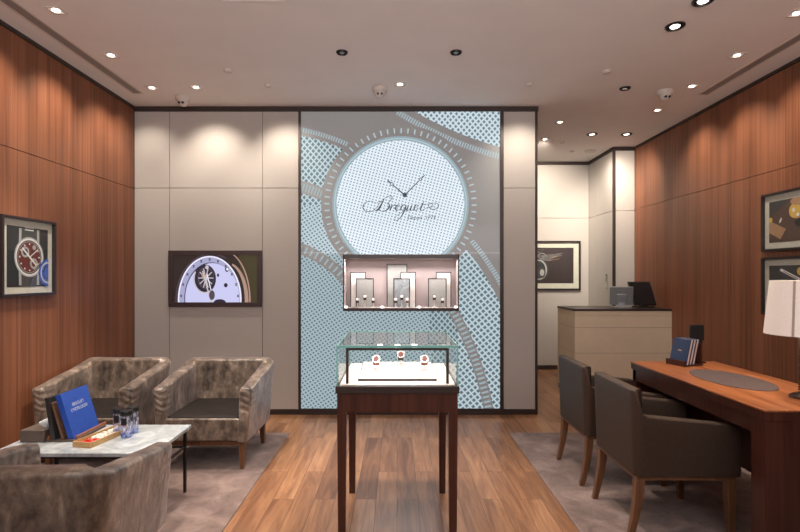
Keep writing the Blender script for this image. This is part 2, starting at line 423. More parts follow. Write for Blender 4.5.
# recess behind the corner
mb = MB(); tiles_x(mb, YD, YD+.03, [XC-.03, XS], [.06, 2.185, ZT]); mb.mi = 1; mb.box(XC-.1, XS+.1, YD+.03, YD+.12, 0, 3.0)
struct(mb.build('wall_rear', [M['fabric_wall'], M['gap']]))
mb = MB(); tiles_y(mb, XS, XS+.03, [YS+.005, 6.98, YD], [.06, 2.185, ZT]); mb.mi = 1; mb.box(XS+.03, XS+.1, YS+.03, YD+.1, 0, 3.0); 
struct(mb.build('wall_side', [M['fabric_wall'], M['gap']]))
mb = MB(); tiles_x(mb, YS, YS+.03, [XS+.025, XR], [.06, 2.185, ZT]); mb.mi = 1; mb.box(XS+.03, XR+.1, YS+.03, YS+.1, 0, 3.0); mb.box(XS-.004, XS+.025, YS-.004, YS+.03, 0, 3.0)
struct(mb.build('wall_return', [M['fabric_wall'], M['gap']]))
# dark cornices and skirtings
mb = MB(); mb.box(XL, XC+.006, YB-.012, YB+.03, ZT, CEIL); struct(mb.build('trim_2', M['gap']))
mb = MB(); mb.box(XL-.03, XL+.012, YF, YB-.012, ZT+.02, CEIL); struct(mb.build('trim_3', M['gap']))
mb = MB(); mb.box(XR-.012, XR+.03, YF, YS, ZT+.02, CEIL); struct(mb.build('trim_4', M['gap']))
mb = MB(); mb.box(XC, XS, YD-.012, YD+.03, ZT, CEIL); mb.box(XS-.012, XS+.03, YS, YD-.012, ZT, CEIL); mb.box(XS-.012, XR-.012, YS-.012, YS+.03, ZT, CEIL); struct(mb.build('trim_5', M['gap']))
struct(MB().box(XL, XC, YB-.004, YB+.03, 0, ZB-.004).build('baseboard_back', M['gap']))
struct(MB().box(XC, XS, YD-.004, YD+.03, 0, .055).build('baseboard_rear', M['gap']))
struct(MB().box(XS-.004, XS+.03, YS, YD-.004, 0, .055).build('baseboard_side', M['gap']))
# ceiling details: air slots and an access hatch
def air_slot(x, y0, y1, lab):
    t = empty('air_diffuser', (x, (y0+y1)/2, CEIL)); tag(t, lab, 'vent')
    o = t.location
    b = MB(o); b.box(x-.05, x-.035, y0, y1, CEIL-.004, CEIL); b.box(x+.035, x+.05, y0, y1, CEIL-.004, CEIL); b.box(x-.035, x+.035, y1-.012, y1, CEIL-.004, CEIL); b.box(x-.035, x+.035, y0, y0+.012, CEIL-.004, CEIL)
    b.build('frame', M['ceiling_white'], t)
    MB(o).box(x-.035, x+.035, y0+.012, y1-.012, CEIL-.0012, CEIL).build('slot', plain('slot_grey', (.26, .235, .225), .7), t)
air_slot(-2.34, .6, 4.52, 'long narrow ceiling air slot above the left wood wall')
air_slot(2.78, .6, 4.55, 'long narrow ceiling air slot above the right wood wall')
x0, y0 = ceil_at(222, 1.5); x1, _ = ceil_at(288, 1.5)
t = MB(((x0+x1)/2, y0-.25, CEIL)); t.box(x0, x1, y0-.012, y0, CEIL-.003, CEIL); t.box(x0, x1, y0-.5, y0-.488, CEIL-.003, CEIL); t.box(x0, x0+.012, y0-.488, y0-.012, CEIL-.003, CEIL); t.box(x1-.012, x1, y0-.488, y0-.012, CEIL-.003, CEIL); t.box(x0+.014, x1-.014, y0-.486, y0-.014, CEIL-.001, CEIL)
tag(t.build('access_hatch', M['ceiling']), 'square flush access hatch in the ceiling at the top edge', 'hatch')

# ------------------------------------------------------------------ ceiling fixtures
def slot_light(px, py, label):
    x, y = ceil_at(px, py); t = empty('spotlight', (x, y, CEIL)); tag(t, label, 'ceiling light', 'small square wall-washing spotlights')
    b = MB((x, y, CEIL)); a, i = .046, .034
    b.box(x-a, x+a, y-a, y-i, CEIL-.005, CEIL); b.box(x-a, x+a, y+i, y+a, CEIL-.005, CEIL); b.box(x-a, x-i, y-i, y+i, CEIL-.005, CEIL); b.box(x+i, x+a, y-i, y+i, CEIL-.005, CEIL)
    b.build('trim_ring', M['ceiling_white'], t)
    MB((x, y, CEIL)).lathe((x, y, CEIL), [(.022, -.006), (.022, 0)], 20).build('lens', M['lens'], t)
for a in [(56, 10, 'square ceiling spotlight nearest the camera along the left wood wall'), (111, 55, 'second square ceiling spotlight along the left wood wall'),
          (152, 87.5, 'square ceiling spotlight in the back left corner of the ceiling'), (196, 87, 'square ceiling spotlight above the television'),
          (797, 13, 'square ceiling spotlight at the far right edge of the picture'), (737, 55, 'square ceiling spotlight beside the right air slot, second from the right edge'),
          (692, 86, 'square ceiling spotlight just past the end of the right air slot'), (657.5, 110, 'square ceiling spotlight behind the right dome camera'),
          (560, 122, 'square ceiling spotlight over the recess, the nearer of its two'), (545, 139, 'square ceiling spotlight over the recess, the farther of its two'),
          (400, 84, 'square ceiling spotlight behind the camera dome above the lit dial')]: slot_light(*a)
def round_light(px, py, label, lit, R=.062):
    x, y = ceil_at(px, py); c = (x, y, CEIL); t = empty('recessed_downlight', c); tag(t, label, 'ceiling light', 'round black-rimmed downlights')
    MB(c).rings([[(x+r*math.cos(2*PI*i/28), y+r*math.sin(2*PI*i/28), CEIL+z) for i in range(28)] for r, z in ((R, 0), (R, -.006), (R*.86, -.012), (R*.78, -.004), (R*.78, 0))], True).build('rim', M['black'], t, True)
    MB(c).lathe((x, y, CEIL), [(R*.45, -.0075), (R*.5, -.003)], 20).build('lens', M['lens'] if lit else M['lens_off'], t)
for a in [(322, -18.6, 'lit round downlight above the display case, just outside the top of the picture, left one', True), (472, -18.6, 'lit round downlight above the display case, just outside the top of the picture, right one', True), (342, 52, 'round black downlight left of centre, above the glass display case', False, .043), (456, 52, 'round black downlight right of centre, above the glass display case', False, .043),
          (675, 26, 'lit round downlight over the desk', True), (703, 0.5, 'lit round downlight cut by the top edge of the picture', True),
          (625, 88, 'unlit round downlight left of the right dome camera', False, .047), (592, 134, 'lit round downlight over the reception counter, left of the pair', True),
          (626.5, 134, 'lit round downlight over the reception counter, right of the pair', True)]: round_light(*a)
def dome(px, py, label):
    x, y = ceil_at(px, py); y += .0; c = (x, y, CEIL); t = empty('dome_camera', c); tag(t, label, 'security camera', 'white dome cameras on the ceiling')
    MB(c).lathe(c, [(.058, -.04), (.066, -.03), (.066, 0)], 24).build('housing', M['ceiling_white'], t, True)
    MB(c).lathe(c, [(.006, -.088), (.030, -.080), (.046, -.062), (.052, -.04)], 24).build('dome', M['ceiling_white'], t, True)
    for s in (-1, 1):
        b = MB(c); b.tube([(x+s*.016, y-.030, CEIL-.060), (x+s*.016, y-.050, CEIL-.066)], .011, 12); b.build('lens', M['black'], t, True)
dome(183, 97, 'white dome camera on the ceiling above the television wall'); dome(380, 88, 'white dome camera on the ceiling above the lit dial'); dome(665, 91, 'white dome camera on the ceiling near the right wood wall')
def disc(px, py, R, name, label, catg, g=None):
    x, y = ceil_at(px, py); c = (x, y, CEIL)
    tag(MB(c).lathe(c, [(R*.8, -.018), (R*.95, -.012), (R, 0)], 24).build(name, M['ceiling_white'], None, True), label, catg, g)
disc(228, 70, .035, 'smoke_detector', 'small round ceiling detector left of the black downlights', 'detector')
disc(268, 85, .03, 'smoke_detector', 'small round ceiling detector nearest the back wall, left of the dome camera', 'detector')
disc(529, 84, .03, 'smoke_detector', 'small round ceiling detector above the right linen wall strip', 'detector')
disc(607, 71, .035, 'smoke_detector', 'small round ceiling detector left of the desk downlights', 'detector')
disc(562, 142, .03, 'smoke_detector', 'tiny round ceiling detector in the recess, nearer one', 'detector')
disc(572, 151, .035, 'smoke_detector', 'tiny round ceiling detector deep in the recess', 'detector')
disc(590, 151, .085, 'ceiling_speaker', 'flat round ceiling speaker over the reception counter', 'speaker')

# ------------------------------------------------------------------ rugs
tag(MB((-1.74, 2.4, 0)).box(-2.55, -.92, .3, 4.28, 0, .010).build('rug', M['rug'], bevel=.003), 'mottled taupe rug under the velvet armchairs', 'rug')
tag(MB((2.0, 2.4, 0)).box(.962, 3.03, .3, 4.28, 0, .010).build('rug', M['rug'], bevel=.003), 'mottled taupe rug under the desk and leather chairs', 'rug')
RZ = .010

# ------------------------------------------------------------------ lit wall panel with dial, hands and logo
S = (0, YB, 0); sign = empty('illuminated_sign', S); tag(sign, 'tall backlit watch dial sign with blue-white lattice on the back wall', 'sign')
px0, px1, pz0, pz1 = bx_(301), bx_(500), bz_(408.5), bz_(111.5)
nx0, nx1, nz0, nz1 = bx_(343.2), bx_(458.8), bz_(311), bz_(254.5)
b = MB(S)
b.box(px0, nx0, YB+.004, YB+.02, pz0, pz1); b.box(nx1, px1, YB+.004, YB+.02, pz0, pz1)
b.box(nx0, nx1, YB+.004, YB+.02, pz0, nz0); b.box(nx0, nx1, YB+.004, YB+.02, nz1, pz1)
b.build('dial_panel', M['sign'], sign)
b = MB(S); b.box(XP0, px0, YB-.01, YB+.03, .0, CEIL-.045); b.box(px1, XP1, YB-.01, YB+.03, .0, CEIL-.045); b.box(px0, px1, YB-.01, YB+.03, pz1, CEIL-.045); b.box(px0, px1, YB-.01, YB+.03, .0, pz0)
b.build('frame', M['gap'], sign)
def sgn(px, py, dy=.0): return (bx_(px), YB+.004-dy, bz_(py))
def ribbon(mb, pts, dy=.004):     # pts: (u, v, width) in panel units; a thin raised stroke
    sm = cat_rom(pts, 5); L = []; Rr = []
    for i, p in enumerate(sm):
        t = sm[min(i+1, len(sm)-1)]-sm[max(i-1, 0)]; t = Vector((t.x, t.y)); t = t.normalized() if t.length else Vector((1, 0))
        n = Vector((-t.y, t.x))*(p.z/2); L.append((p.x+n.x, p.y+n.y)); Rr.append((p.x-n.x, p.y-n.y))
    ring = []
    for l, r in zip(L, Rr): ring.append([sgn(l[0], l[1], dy), sgn(r[0], r[1], dy), sgn(r[0], r[1], 0), sgn(l[0], l[1], 0)])
    mb.rings(ring)
def lg(pts): return [(355+x/8.19, 160+y/8.19, wd/8.19) for x, y, wd in pts]
STROKES = [
 [(165,352,3),(135,337,3),(100,342,4),(72,365,6),(66,395,7),(92,420,5),(135,420,4),(172,395,3),(205,350,3),(245,312,3),(285,294,5),(304,303,6),(292,330,5),(262,358,4)],
 [(240,318,4),(222,352,10),(200,392,14),(182,414,9),(165,412,4),(160,400,3)],
 [(178,352,3),(200,340,4),(240,345,3)],
 [(262,356,4),(280,365,8),(278,390,12),(255,412,8),(222,420,5),(196,408,4)],
 [(292,372,3),(304,368,4),(298,385,10),(284,414,8)],[(292,398,3),(312,374,4),(330,366,6),(338,376,5)],
 [(328,398,3),(350,388,3),(366,374,4),(358,366,4),(340,376,9),(331,400,10),(344,414,5),(368,402,3),(378,392,3)],
 [(418,376,5),(404,366,4),(386,376,9),(376,400,9),(388,411,5),(404,398,4),(420,372,4)],
 [(420,372,6),(412,400,10),(396,434,9),(372,470,6),(345,494,4),(326,488,4),(336,462,3),(370,436,3),(412,412,3),(434,380,3)],
 [(434,374,4),(440,370,4),(430,394,10),(424,411,8),(440,410,4),(462,380,4),(468,370,5)],[(468,368,5),(458,394,10),(452,412,7),(466,410,4),(484,396,3)],
 [(484,398,3),(502,388,3),(518,374,4),(508,366,4),(492,378,9),(484,400,9),(496,413,5),(520,400,3),(540,380,3)],
 [(564,338,4),(550,372,9),(536,404,9),(546,414,5),(572,400,3),(600,388,3),(626,386,4),(640,374,4),(628,358,4),(606,362,4),(604,382,4),(628,402,5),(662,400,5),(684,378,6),(674,356,4),(640,352,3),(590,362,3),(534,366,3)],
]
b = MB(S)
for st in STROKES: ribbon(b, lg(st))
b.build('lettering', M['ink'], sign)
def text_obj(txt, size, loc, rot, mat, parent, name='lettering', shear=0, ext=.001, ax='CENTER', sp=1.0):
    cu = bpy.data.curves.new('t', 'FONT'); cu.body = txt; cu.size = size; cu.extrude = ext; cu.shear = shear; cu.align_x = ax; cu.space_character = sp
    tmp = bpy.data.objects.new('t', cu); COL.objects.link(tmp); bpy.context.view_layer.update()
    me = bpy.data.meshes.new_from_object(tmp.evaluated_get(bpy.context.evaluated_depsgraph_get()))
    bpy.data.objects.remove(tmp); bpy.data.curves.remove(cu)
    me.materials.clear(); me.materials.append(mat)
    o = bpy.data.objects.new(name, me); COL.objects.link(o)
    if parent: o.parent = parent
    o.location = loc; o.rotation_euler = rot; return o
text_obj('Depuis', .052, Vector((bx_(414.6), YB+.002, bz_(219.3)))-Vector(S), (PI/2, 0, 0), M['ink'], sign, 'lettering', .2)
text_obj('1775', .052, Vector((bx_(430.2), YB+.002, bz_(219.3)))-Vector(S), (PI/2, 0, 0), M['ink'], sign, 'lettering', .2)
# hands
b = MB(S)
def hand(tip, wd, ring_at, rr):
    p0 = (404.7, 195.1); dx, dy = tip[0]-p0[0], tip[1]-p0[1]
    ribbon(b, [(p0[0], p0[1], wd), (p0[0]+dx*(ring_at-.07), p0[1]+dy*(ring_at-.07), wd*.7)], .010)
    c = (p0[0]+dx*ring_at, p0[1]+dy*ring_at)
    ribbon(b, [(c[0]+rr*math.cos(a*PI/6), c[1]+rr*math.sin(a*PI/6), .55) for a in range(13)], .010)
    ribbon(b, [(p0[0]+dx*(ring_at+.07), p0[1]+dy*(ring_at+.07), wd*.9), (tip[0]-dx*.1, tip[1]-dy*.1, wd*1.1), (tip[0], tip[1], .2)], .010)
hand((387, 180), 1.15, .74, 1.5); hand((425, 174.8), 1.0, .78, 1.3)
b.build('clock_hands', M['ink'], sign)
MB(S).rings([[(bx_(404.7)+r*K*math.cos(2*PI*i/24), YB-y, bz_(195.1)+r*K*math.sin(2*PI*i/24)) for i in range(24)] for r, y in ((2.3, -.004), (2.3, .012), (1.2, .012), (1.2, .003), (.01, .003))], False).build('hub', plain('blue_steel', (.02, .10, .22), .3), sign)

# ------------------------------------------------------------------ display niche in the sign
N = (bx_(401), YB, nz0); niche = empty('display_niche', N); tag(niche, 'shallow lit display niche let into the backlit sign', 'display niche')
ND = .20; yn = YB+ND
b = MB(N); b.box(nx0, nx1, yn, yn+.02, nz0, nz1); b.box(nx0, nx0+.012, YB+.005, yn, nz0, nz1); b.box(nx1-.012, nx1, YB+.005, yn, nz0, nz1); b.box(nx0, nx1, YB+.005, yn, nz0, nz0+.03)
b.build('lining', M['mauve'], niche)
b = MB(N); b.box(nx0, nx1, YB+.008, yn, nz1-.028, nz1); b.box(nx0, nx1, YB-.02, YB+.008, nz1-.042, nz1); b.box(nx0, nx1, YB-.02, YB+.005, nz0, nz0+.028); b.box(nx0, nx0+.008, YB-.02, YB+.005, nz0, nz1); b.box(nx1-.008, nx1, YB-.02, YB+.005, nz0, nz1)
b.build('frame', M['dark'], niche)
MB(N).box(nx0+.03, nx1-.03, YB+.012, YB+.024, nz1-.034, nz1-.028).build('light_strip', M['led'], niche)
area((bx_(401), YB+.03, nz1-.04), (math.radians(-25), 0, 0), 1.05, .02, 9.5, (1, .93, .90))
for p in (345.9, 382, 419.5, 456):
    MB(N).box(bx_(p)-.012, bx_(p)+.012, YB+.012, YB+.03, nz0+.03, nz0+.045).build('uplight', M['led'], niche)
zf = nz0+.03
def board(x0p, x1p, ytop, y, mat, label):
    k = y/F; x0, x1, zt = (x0p-CX)*k, (x1p-CX)*k, EYE-(ytop-CY)*k; c = ((x0+x1)/2, y, zf)
    t = empty('display_board', c); tag(t, label, 'display board', 'standing display boards in the wall niche')
    b = MB(c); b.box(x0+.008, x1-.008, y, y+.010, zf, zt-.008); b.build('face', mat, t)
    b = MB(c); b.box(x0, x0+.008, y-.002, y+.012, zf, zt); b.box(x1-.008, x1, y-.002, y+.012, zf, zt); b.box(x0+.008, x1-.008, y-.002, y+.012, zt-.008, zt); b.build('edging', M['dark'], t)
def q(c): return 340+c/6.4
board(q(66), q(166), 248+154/6.4, YB+.15, M['white'], 'cream display board behind the left grey board in the niche')
board(q(102), q(216), 248+194/6.4, YB+.11, M['greyboard'], 'grey marbled display board at the left of the niche')
board(q(299), q(430), 248+102/6.4, YB+.17, M['greyboard'], 'tallest grey display board in the middle of the niche')
board(q(388), q(486), 248+154/6.4, YB+.14, M['white'], 'cream display board in the middle of the niche')
board(q(342), q(448), 248+194/6.4, YB+.10, M['marble'], 'pale marbled board in front in the middle of the niche')
board(q(614), q(712), 248+154/6.4, YB+.15, M['white'], 'cream display board behind the right grey board in the niche')
board(q(564), q(682), 248+194/6.4, YB+.11, M['greyboard'], 'grey marbled display board at the right of the niche')
M['strap'] = plain('watch_strap', (.02, .015, .014), .5); M['dial_w'] = plain('watch_dial', (.85, .85, .85), .3); M['strap_brown'] = plain('brown_watch_strap', (.16, .04, .03), .5)
def watch(x, y, z, s, label, group, strap='strap', stand_label=None, h=.09, dial='dial_w'):
    """stand with a tilted cuff and a watch closed round it"""
    st = empty('watch_stand', (x, y, z)); tag(st, stand_label, 'watch stand', group+' stands')
    b = MB(); b.lathe((0, 0, 0), [(.018*s, 0), (.018*s, .004), (.004*s, .008), (.004*s, h*.55)], 16); b.build('stem', M['white'], st, True)
    rad = .018*s
    b = MB(); b.tube([(-.015*s, 0, h*.72), (.015*s, 0, h*.72)], rad, 18); b.build('cuff', M['white'], st, True)
    wt = empty('wristwatch', (x, y, z)); tag(wt, label, 'watch', group)
    zc = h*.72; a = math.radians(20)
    rr = rad+.002
    b = MB(); rg = []
    for i in range(20):
        t = 2*PI*i/20; c_, s_ = math.cos(t), math.sin(t)
        rg.append([(-.0125*s, c_*rr, zc+s_*rr), (.0125*s, c_*rr, zc+s_*rr), (.0125*s, c_*(rr+.003), zc+s_*(rr+.003)), (-.0125*s, c_*(rr+.003), zc+s_*(rr+.003))])
    b.rings(rg, False, True); b.build('strap', M[strap], wt)
    d = Vector((0, -math.cos(a), math.sin(a))); u_ = Vector((1, 0, 0)); v_ = u_.cross(d)
    def dsc(r, d0, d1, nm, mt):
        b = MB(); o = Vector((0, 0, zc)); b.rings([[tuple(o+d*(rr+dd)+(u_*math.cos(2*PI*i/24)+v_*math.sin(2*PI*i/24))*r) for i in range(24)] for dd in (d0, d1)]); b.build(nm, mt, wt, True)
    dsc(.0155*s, .002, .009, 'watch_case', M['chrome']); dsc(.0115*s, .009, .0098, 'dial', M[dial])
for i, (cx_, l) in enumerate([(112, 'left watch in front of the left grey board in the wall niche'), (160, 'middle watch in front of the left grey board in the wall niche'), (213, 'right watch in front of the left grey board in the wall niche'),
        (357, 'left watch before the pale marbled board of the wall niche'), (395, 'middle watch before the pale marbled board of the wall niche'), (430, 'right watch before the pale marbled board of the wall niche'),
        (603, 'left watch before the right grey board of the wall niche'), (655, 'right watch before the right grey board of the wall niche')]):
    y = YB+.065+.012*((i+1) % 2); watch((q(cx_)-CX)*y/F, y, zf, 1.2, 'small '+l, 'watches in the wall niche', 'strap' if i not in (5,) else 'strap_brown', 'stand of the '+l, .14 if i in (1, 4, 6) else .10)

# ------------------------------------------------------------------ television
def art_polys(mb, rect, O, U, V, Nn):
    """flat picture: shapes clipped to rect (w,h), each layer a hair above the last"""
    W_, H_ = rect
    def clip(poly):
        for ax, lim, sg in ((0, 0, 1), (0, W_, -1), (1, 0, 1), (1, H_, -1)):
            out = []
            for i in range(len(poly)):
                a, b_ = poly[i], poly[(i+1) % len(poly)]
                ia, ib = (a[ax]-lim)*sg >= 0, (b_[ax]-lim)*sg >= 0
                if ia: out.append(a)
                if ia != ib:
                    t = (lim-a[ax])/(b_[ax]-a[ax]); out.append((a[0]+(b_[0]-a[0])*t, a[1]+(b_[1]-a[1])*t))
            poly = out
            if len(poly) < 3: return []
        return poly
    lay = [0]
    def put(poly, mi):
        lay[0] += 1
        poly = clip(poly)
        if len(poly) < 3: return
        mb.mi = mi; mb._f([mb._v(O+U*p[0]+V*p[1]+Nn*(.00012*lay[0]+.0005)) for p in poly])
    def ell(cx, cy, rx, ry, mi, n=48, rot=0):
        c_, s_ = math.cos(rot), math.sin(rot)
        put([(cx+rx*math.cos(2*PI*i/n)*c_-ry*math.sin(2*PI*i/n)*s_, cy+rx*math.cos(2*PI*i/n)*s_+ry*math.sin(2*PI*i/n)*c_) for i in range(n)], mi)
    def line(x0, y0, x1, y1, wd, mi):
        d = Vector((x1-x0, y1-y0)); n = Vector((-d.y, d.x)).normalized()*wd/2
        put([(x0+n.x, y0+n.y), (x1+n.x, y1+n.y), (x1-n.x, y1-n.y), (x0-n.x, y0-n.y)], mi)
    def band_(cx, cy, rx, ry, wx, wy, a0, a1, mi, n=30):      # arc ribbon, segment by segment
        for i in range(n):
            t0, t1 = math.radians(a0+(a1-a0)*i/n), math.radians(a0+(a1-a0)*(i+1)/n)
            pl = clip([(cx+rx*math.cos(t0), cy+ry*math.sin(t0)), (cx+rx*math.cos(t1), cy+ry*math.sin(t1)), (cx+(rx-wx)*math.cos(t1), cy+(ry-wy)*math.sin(t1)), (cx+(rx-wx)*math.cos(t0), cy+(ry-wy)*math.sin(t0))])
            if len(pl) >= 3: mb.mi = mi; mb._f([mb._v(O+U*p[0]+V*p[1]+Nn*(.00012*(lay[0]+1)+.0005)) for p in pl])
        lay[0] += 1
    return put, ell, line, band_
def em(name, c, s=1.0):
    m = emit('screen_'+name, c, s); m.node_tree.nodes['Principled BSDF'].inputs['Base Color'].default_value = (.01, .01, .01, 1); return m
tvx0, tvx1, tvz0, tvz1 = bx_(169.2), bx_(262.3), bz_(306.7), bz_(250.6)
T = ((tvx0+tvx1)/2, YB-.02, tvz0); tv = empty('television', T); tag(tv, 'wall-mounted television showing a white watch dial', 'television')
fx, fz = 4.6*K, 4.5*K
b = MB(T); b.box(tvx0, tvx1, YB-.025, YB, tvz0, tvz0+fz); b.box(tvx0, tvx1, YB-.025, YB, tvz1-fz, tvz1); b.box(tvx0, tvx0+fx, YB-.025, YB, tvz0+fz, tvz1-fz); b.box(tvx1-fx, tvx1, YB-.025, YB, tvz0+fz, tvz1-fz)
b.build('frame', plain('tv_frame', (.055, .035, .038), .4), tv, bevel=.002)
b = MB(T); O = Vector((tvx0+fx, YB-.012, tvz0+fz)); W_, H_ = tvx1-tvx0-2*fx, tvz1-tvz0-2*fz
b.box(O.x, O.x+W_, YB-.012, YB, O.z, O.z+H_)
put, ell, line, arc = art_polys(b, (W_, H_), O, Vector((1, 0, 0)), Vector((0, 0, 1)), Vector((0, -1, 0)))
s_ = W_/590.0     # crop units (x-62, 440-y)
def tx(x): return (x-62)*s_
def ty(y): return (440-y)*s_
MT = [em('black', (.02, .012, .01)), em('dial', (.58, .58, .86), .95), em('rim', (.10, .07, .09), .8), em('ring', (.40, .40, .62), .9), em('ink', (.015, .012, .03)), em('steel', (.60, .54, .58), .9), em('gold', (.50, .30, .24), .8), em('bg', (.055, .042, .014), .8), em('white', (.85, .82, .95), 1.0)]
put([(tx(560), 0), (W_, 0), (W_, H_), (tx(520), H_)], 7)
arc(tx(420), ty(430), 185*s_, 350*s_, 10*s_, 8*s_, -20, 130, 6)
ell(tx(330), ty(420), 252*s_, 322*s_, 2); ell(tx(328), ty(420), 243*s_, 314*s_, 0); ell(tx(420), ty(430), 160*s_, 300*s_, 0)
arc(tx(440), ty(430), 150*s_, 270*s_, 26*s_, 12*s_, -10, 75, 6)
ell(tx(318), ty(420), 224*s_, 306*s_, 1); ell(tx(318), ty(420), 222*s_, 304*s_, 8); ell(tx(318), ty(420), 214*s_, 296*s_, 3)
ell(tx(330), ty(415), 190*s_, 255*s_, 4); ell(tx(336), ty(415), 190*s_, 250*s_, 1)
for i, a in enumerate(range(5, 180, 17)):
    x, y = 318+200*math.cos(math.radians(a)), 420-280*math.sin(math.radians(a)); line(tx(x-6), ty(y-9), tx(x+6), ty(y+9), 5*s_, 4); line(tx(x+6), ty(y-9), tx(x-6), ty(y+9), 5*s_, 4)
ell(tx(285), ty(275), 78*s_, 100*s_, 4); ell(tx(292), ty(270), 58*s_, 76*s_, 2); ell(tx(295), ty(268), 50*s_, 66*s_, 4)
for a in range(0, 180, 36): line(tx(292-52*math.cos(math.radians(a))), ty(270-70*math.sin(math.radians(a))), tx(292+52*math.cos(math.radians(a))), ty(270+70*math.sin(math.radians(a))), 7*s_, 5)
ell(tx(275), ty(250), 14*s_, 18*s_, 6); ell(tx(300), ty(195), 12*s_, 14*s_, 5)
arc(tx(285), ty(275), 80*s_, 102*s_, 9*s_, 9*s_, 150, 300, 5)
line(tx(270), ty(220), tx(330), ty(445), 9*s_, 5); line(tx(300), ty(240), tx(345), ty(420), 6*s_, 8); ell(tx(335), ty(390), 20*s_, 34*s_, 2); ell(tx(390), ty(440), 42*s_, 22*s_, 4)
ell(tx(432), ty(320), 13*s_, 15*s_, 4); ell(tx(440), ty(210), 13*s_, 17*s_, 4); ell(tx(443), ty(208), 8*s_, 10*s_, 8); ell(tx(378), ty(250), 8*s_, 12*s_, 4)
b.build('screen', MT, tv)

# ------------------------------------------------------------------ framed pictures
def picture(name, O, U, V, Nn, W_, H_, mats, paint, label, fr=.022, matw=.05, rail=.022, cat='picture'):
    """frame > mat board, printed picture. O is the lower-left outer corner on the wall, Nn points into the room"""
    c = O+U*(W_/2); t = empty(name, c); tag(t, label, cat)
    def slab(mb, a0, a1, b0, b1, d0, d1):
        P_ = [O+U*x+V*y for x, y in ((a0, b0), (a1, b0), (a1, b1), (a0, b1))]
        mb.hexa([p+Nn*d0 for p in P_], [p+Nn*d1 for p in P_])
    b = MB(c); slab(b, 0, W_, 0, fr, 0, rail); slab(b, 0, W_, H_-fr, H_, 0, rail); slab(b, 0, fr, fr, H_-fr, 0, rail); slab(b, W_-fr, W_, fr, H_-fr, 0, rail)
    b.build('frame', M['black_frame'], t)
    b = MB(c); slab(b, fr, W_-fr, fr, H_-fr, 0, .008); b.build('mat_board', M['mat_board'], t)
    e = fr+matw; b = MB(c); slab(b, e, W_-e, e, H_-e, .008, .0095)
    w2, h2 = W_-2*e, H_-2*e
    put, ell, line, arc = art_polys(b, (w2, h2), O+U*e+V*e+Nn*.0095, U, V, Nn)
    paint(put, ell, line, arc, w2, h2); b.build('print', mats, t)
    b = MB(c); slab(b, fr, W_-fr, fr, H_-fr, .014, .016); b.build('glazing', M['glass'], t)
    return t
M['black_frame'] = plain('picture_frame', (.02, .014, .016), .3)
def pm(n, c): return plain('print_'+n, c, .6)
PR = [pm('charcoal', (.02, .022, .026)), pm('silver', (.40, .40, .40)), pm('pale', (.75, .75, .75)), pm('crimson', (.13, .022, .018)), pm('blue', (.015, .07, .36)), pm('greyline', (.05, .05, .055)), pm('brown', (.10, .06, .05)), pm('tan', (.40, .24, .14)), pm('gold', (.65, .42, .10))]
def paint_red(put, ell, line, arc, w_, h_):
    cx_, cy_, r = w_*.52, h_*.5, w_*.36
    for s in (-1, 1):
        put([(cx_-r*.52, cy_+s*r*.9), (cx_+r*.52, cy_+s*r*.9), (cx_+r*.48, cy_+s*r*1.75), (cx_-r*.48, cy_+s*r*1.75)], 5)
        for k in (-1, 1): line(cx_+k*r*.62, cy_+s*r*.7, cx_+k*r*.6, cy_+s*r*1.4, r*.16, 1)
    for k in range(3): line(cx_-r*.3, cy_+r*(1.35+.13*k), cx_+r*.3, cy_+r*(1.35+.13*k), r*.05, 2)
    ell(cx_, cy_, r, r, 1); ell(cx_, cy_, r*.93, r*.93, 2); ell(cx_, cy_, r*.86, r*.86, 1); ell(cx_, cy_, r*.76, r*.76, 3)
    arc(cx_, cy_, r*.84, r*.84, r*.05, r*.05, 0, 360, 0)
    for a in range(0, 360, 30): ell(cx_+r*.66*math.cos(math.radians(a)), cy_+r*.66*math.sin(math.radians(a)), r*.045, r*.045, 2)
    ell(cx_-r*.3, cy_+r*.25, r*.27, r*.27, 1); ell(cx_-r*.3, cy_+r*.25, r*.16, r*.16, 0); ell(cx_+r*.28, cy_-r*.32, r*.27, r*.27, 1); ell(cx_+r*.28, cy_-r*.32, r*.15, r*.15, 3)
    line(cx_-r*.5, cy_+r*.45, cx_+r*.45, cy_-r*.4, r*.09, 2); line(cx_, cy_, cx_+r*.55, cy_+r*.4, r*.05, 2); ell(cx_+r*.3, cy_+r*.5, r*.12, r*.12, 1)
    ell(w_*.98, h_*.24, w_*.24, h_*.24, 4); arc(w_*.98, h_*.24, w_*.19, h_*.19, w_*.03, h_*.03, 60, 300, 1); arc(w_*.98, h_*.24, w_*.12, h_*.12, w_*.02, h_*.02, 60, 300, 0)
Y0, Y1 = 3.205, 3.715; za, zb = 1.213, 1.748
picture('framed_picture', Vector((XL, Y0, za)), Vector((0, 1, 0)), Vector((0, 0, 1)), Vector((1, 0, 0)), Y1-Y0, zb-za, PR, paint_red, 'framed print of a red-dialled watch on the left wood wall', .018, .045, .03)
def paint_dark(put, ell, line, arc, w_, h_):
    put([(0, 0), (w_, 0), (w_, h_), (0, h_)], 6)
    ell(w_*.24, h_*.38, w_*.20, h_*.30, 5); ell(w_*.23, h_*.38, w_*.18, h_*.28, 1); ell(w_*.22, h_*.38, w_*.155, h_*.25, 0); ell(w_*.28, h_*.3, w_*.10, h_*.16, 5); ell(w_*.30, h_*.3, w_*.05, h_*.09, 1)
    for k in range(6): line(w_*.25, h_*(.62+.03*k), w_*(.5+.05*k), h_*(.66+.035*k), w_*.006, 1)
    arc(w_*.3, h_*.75, w_*.09, h_*.10, w_*.012, w_*.012, 0, 200, 1); line(w_*.42, h_*.63, w_*.68, h_*.69, w_*.008, 7); line(w_*.48, h_*.72, w_*.74, h_*.78, w_*.008, 7)
PR2 = list(PR); PR2[6] = pm('aubergine', (.035, .022, .024))
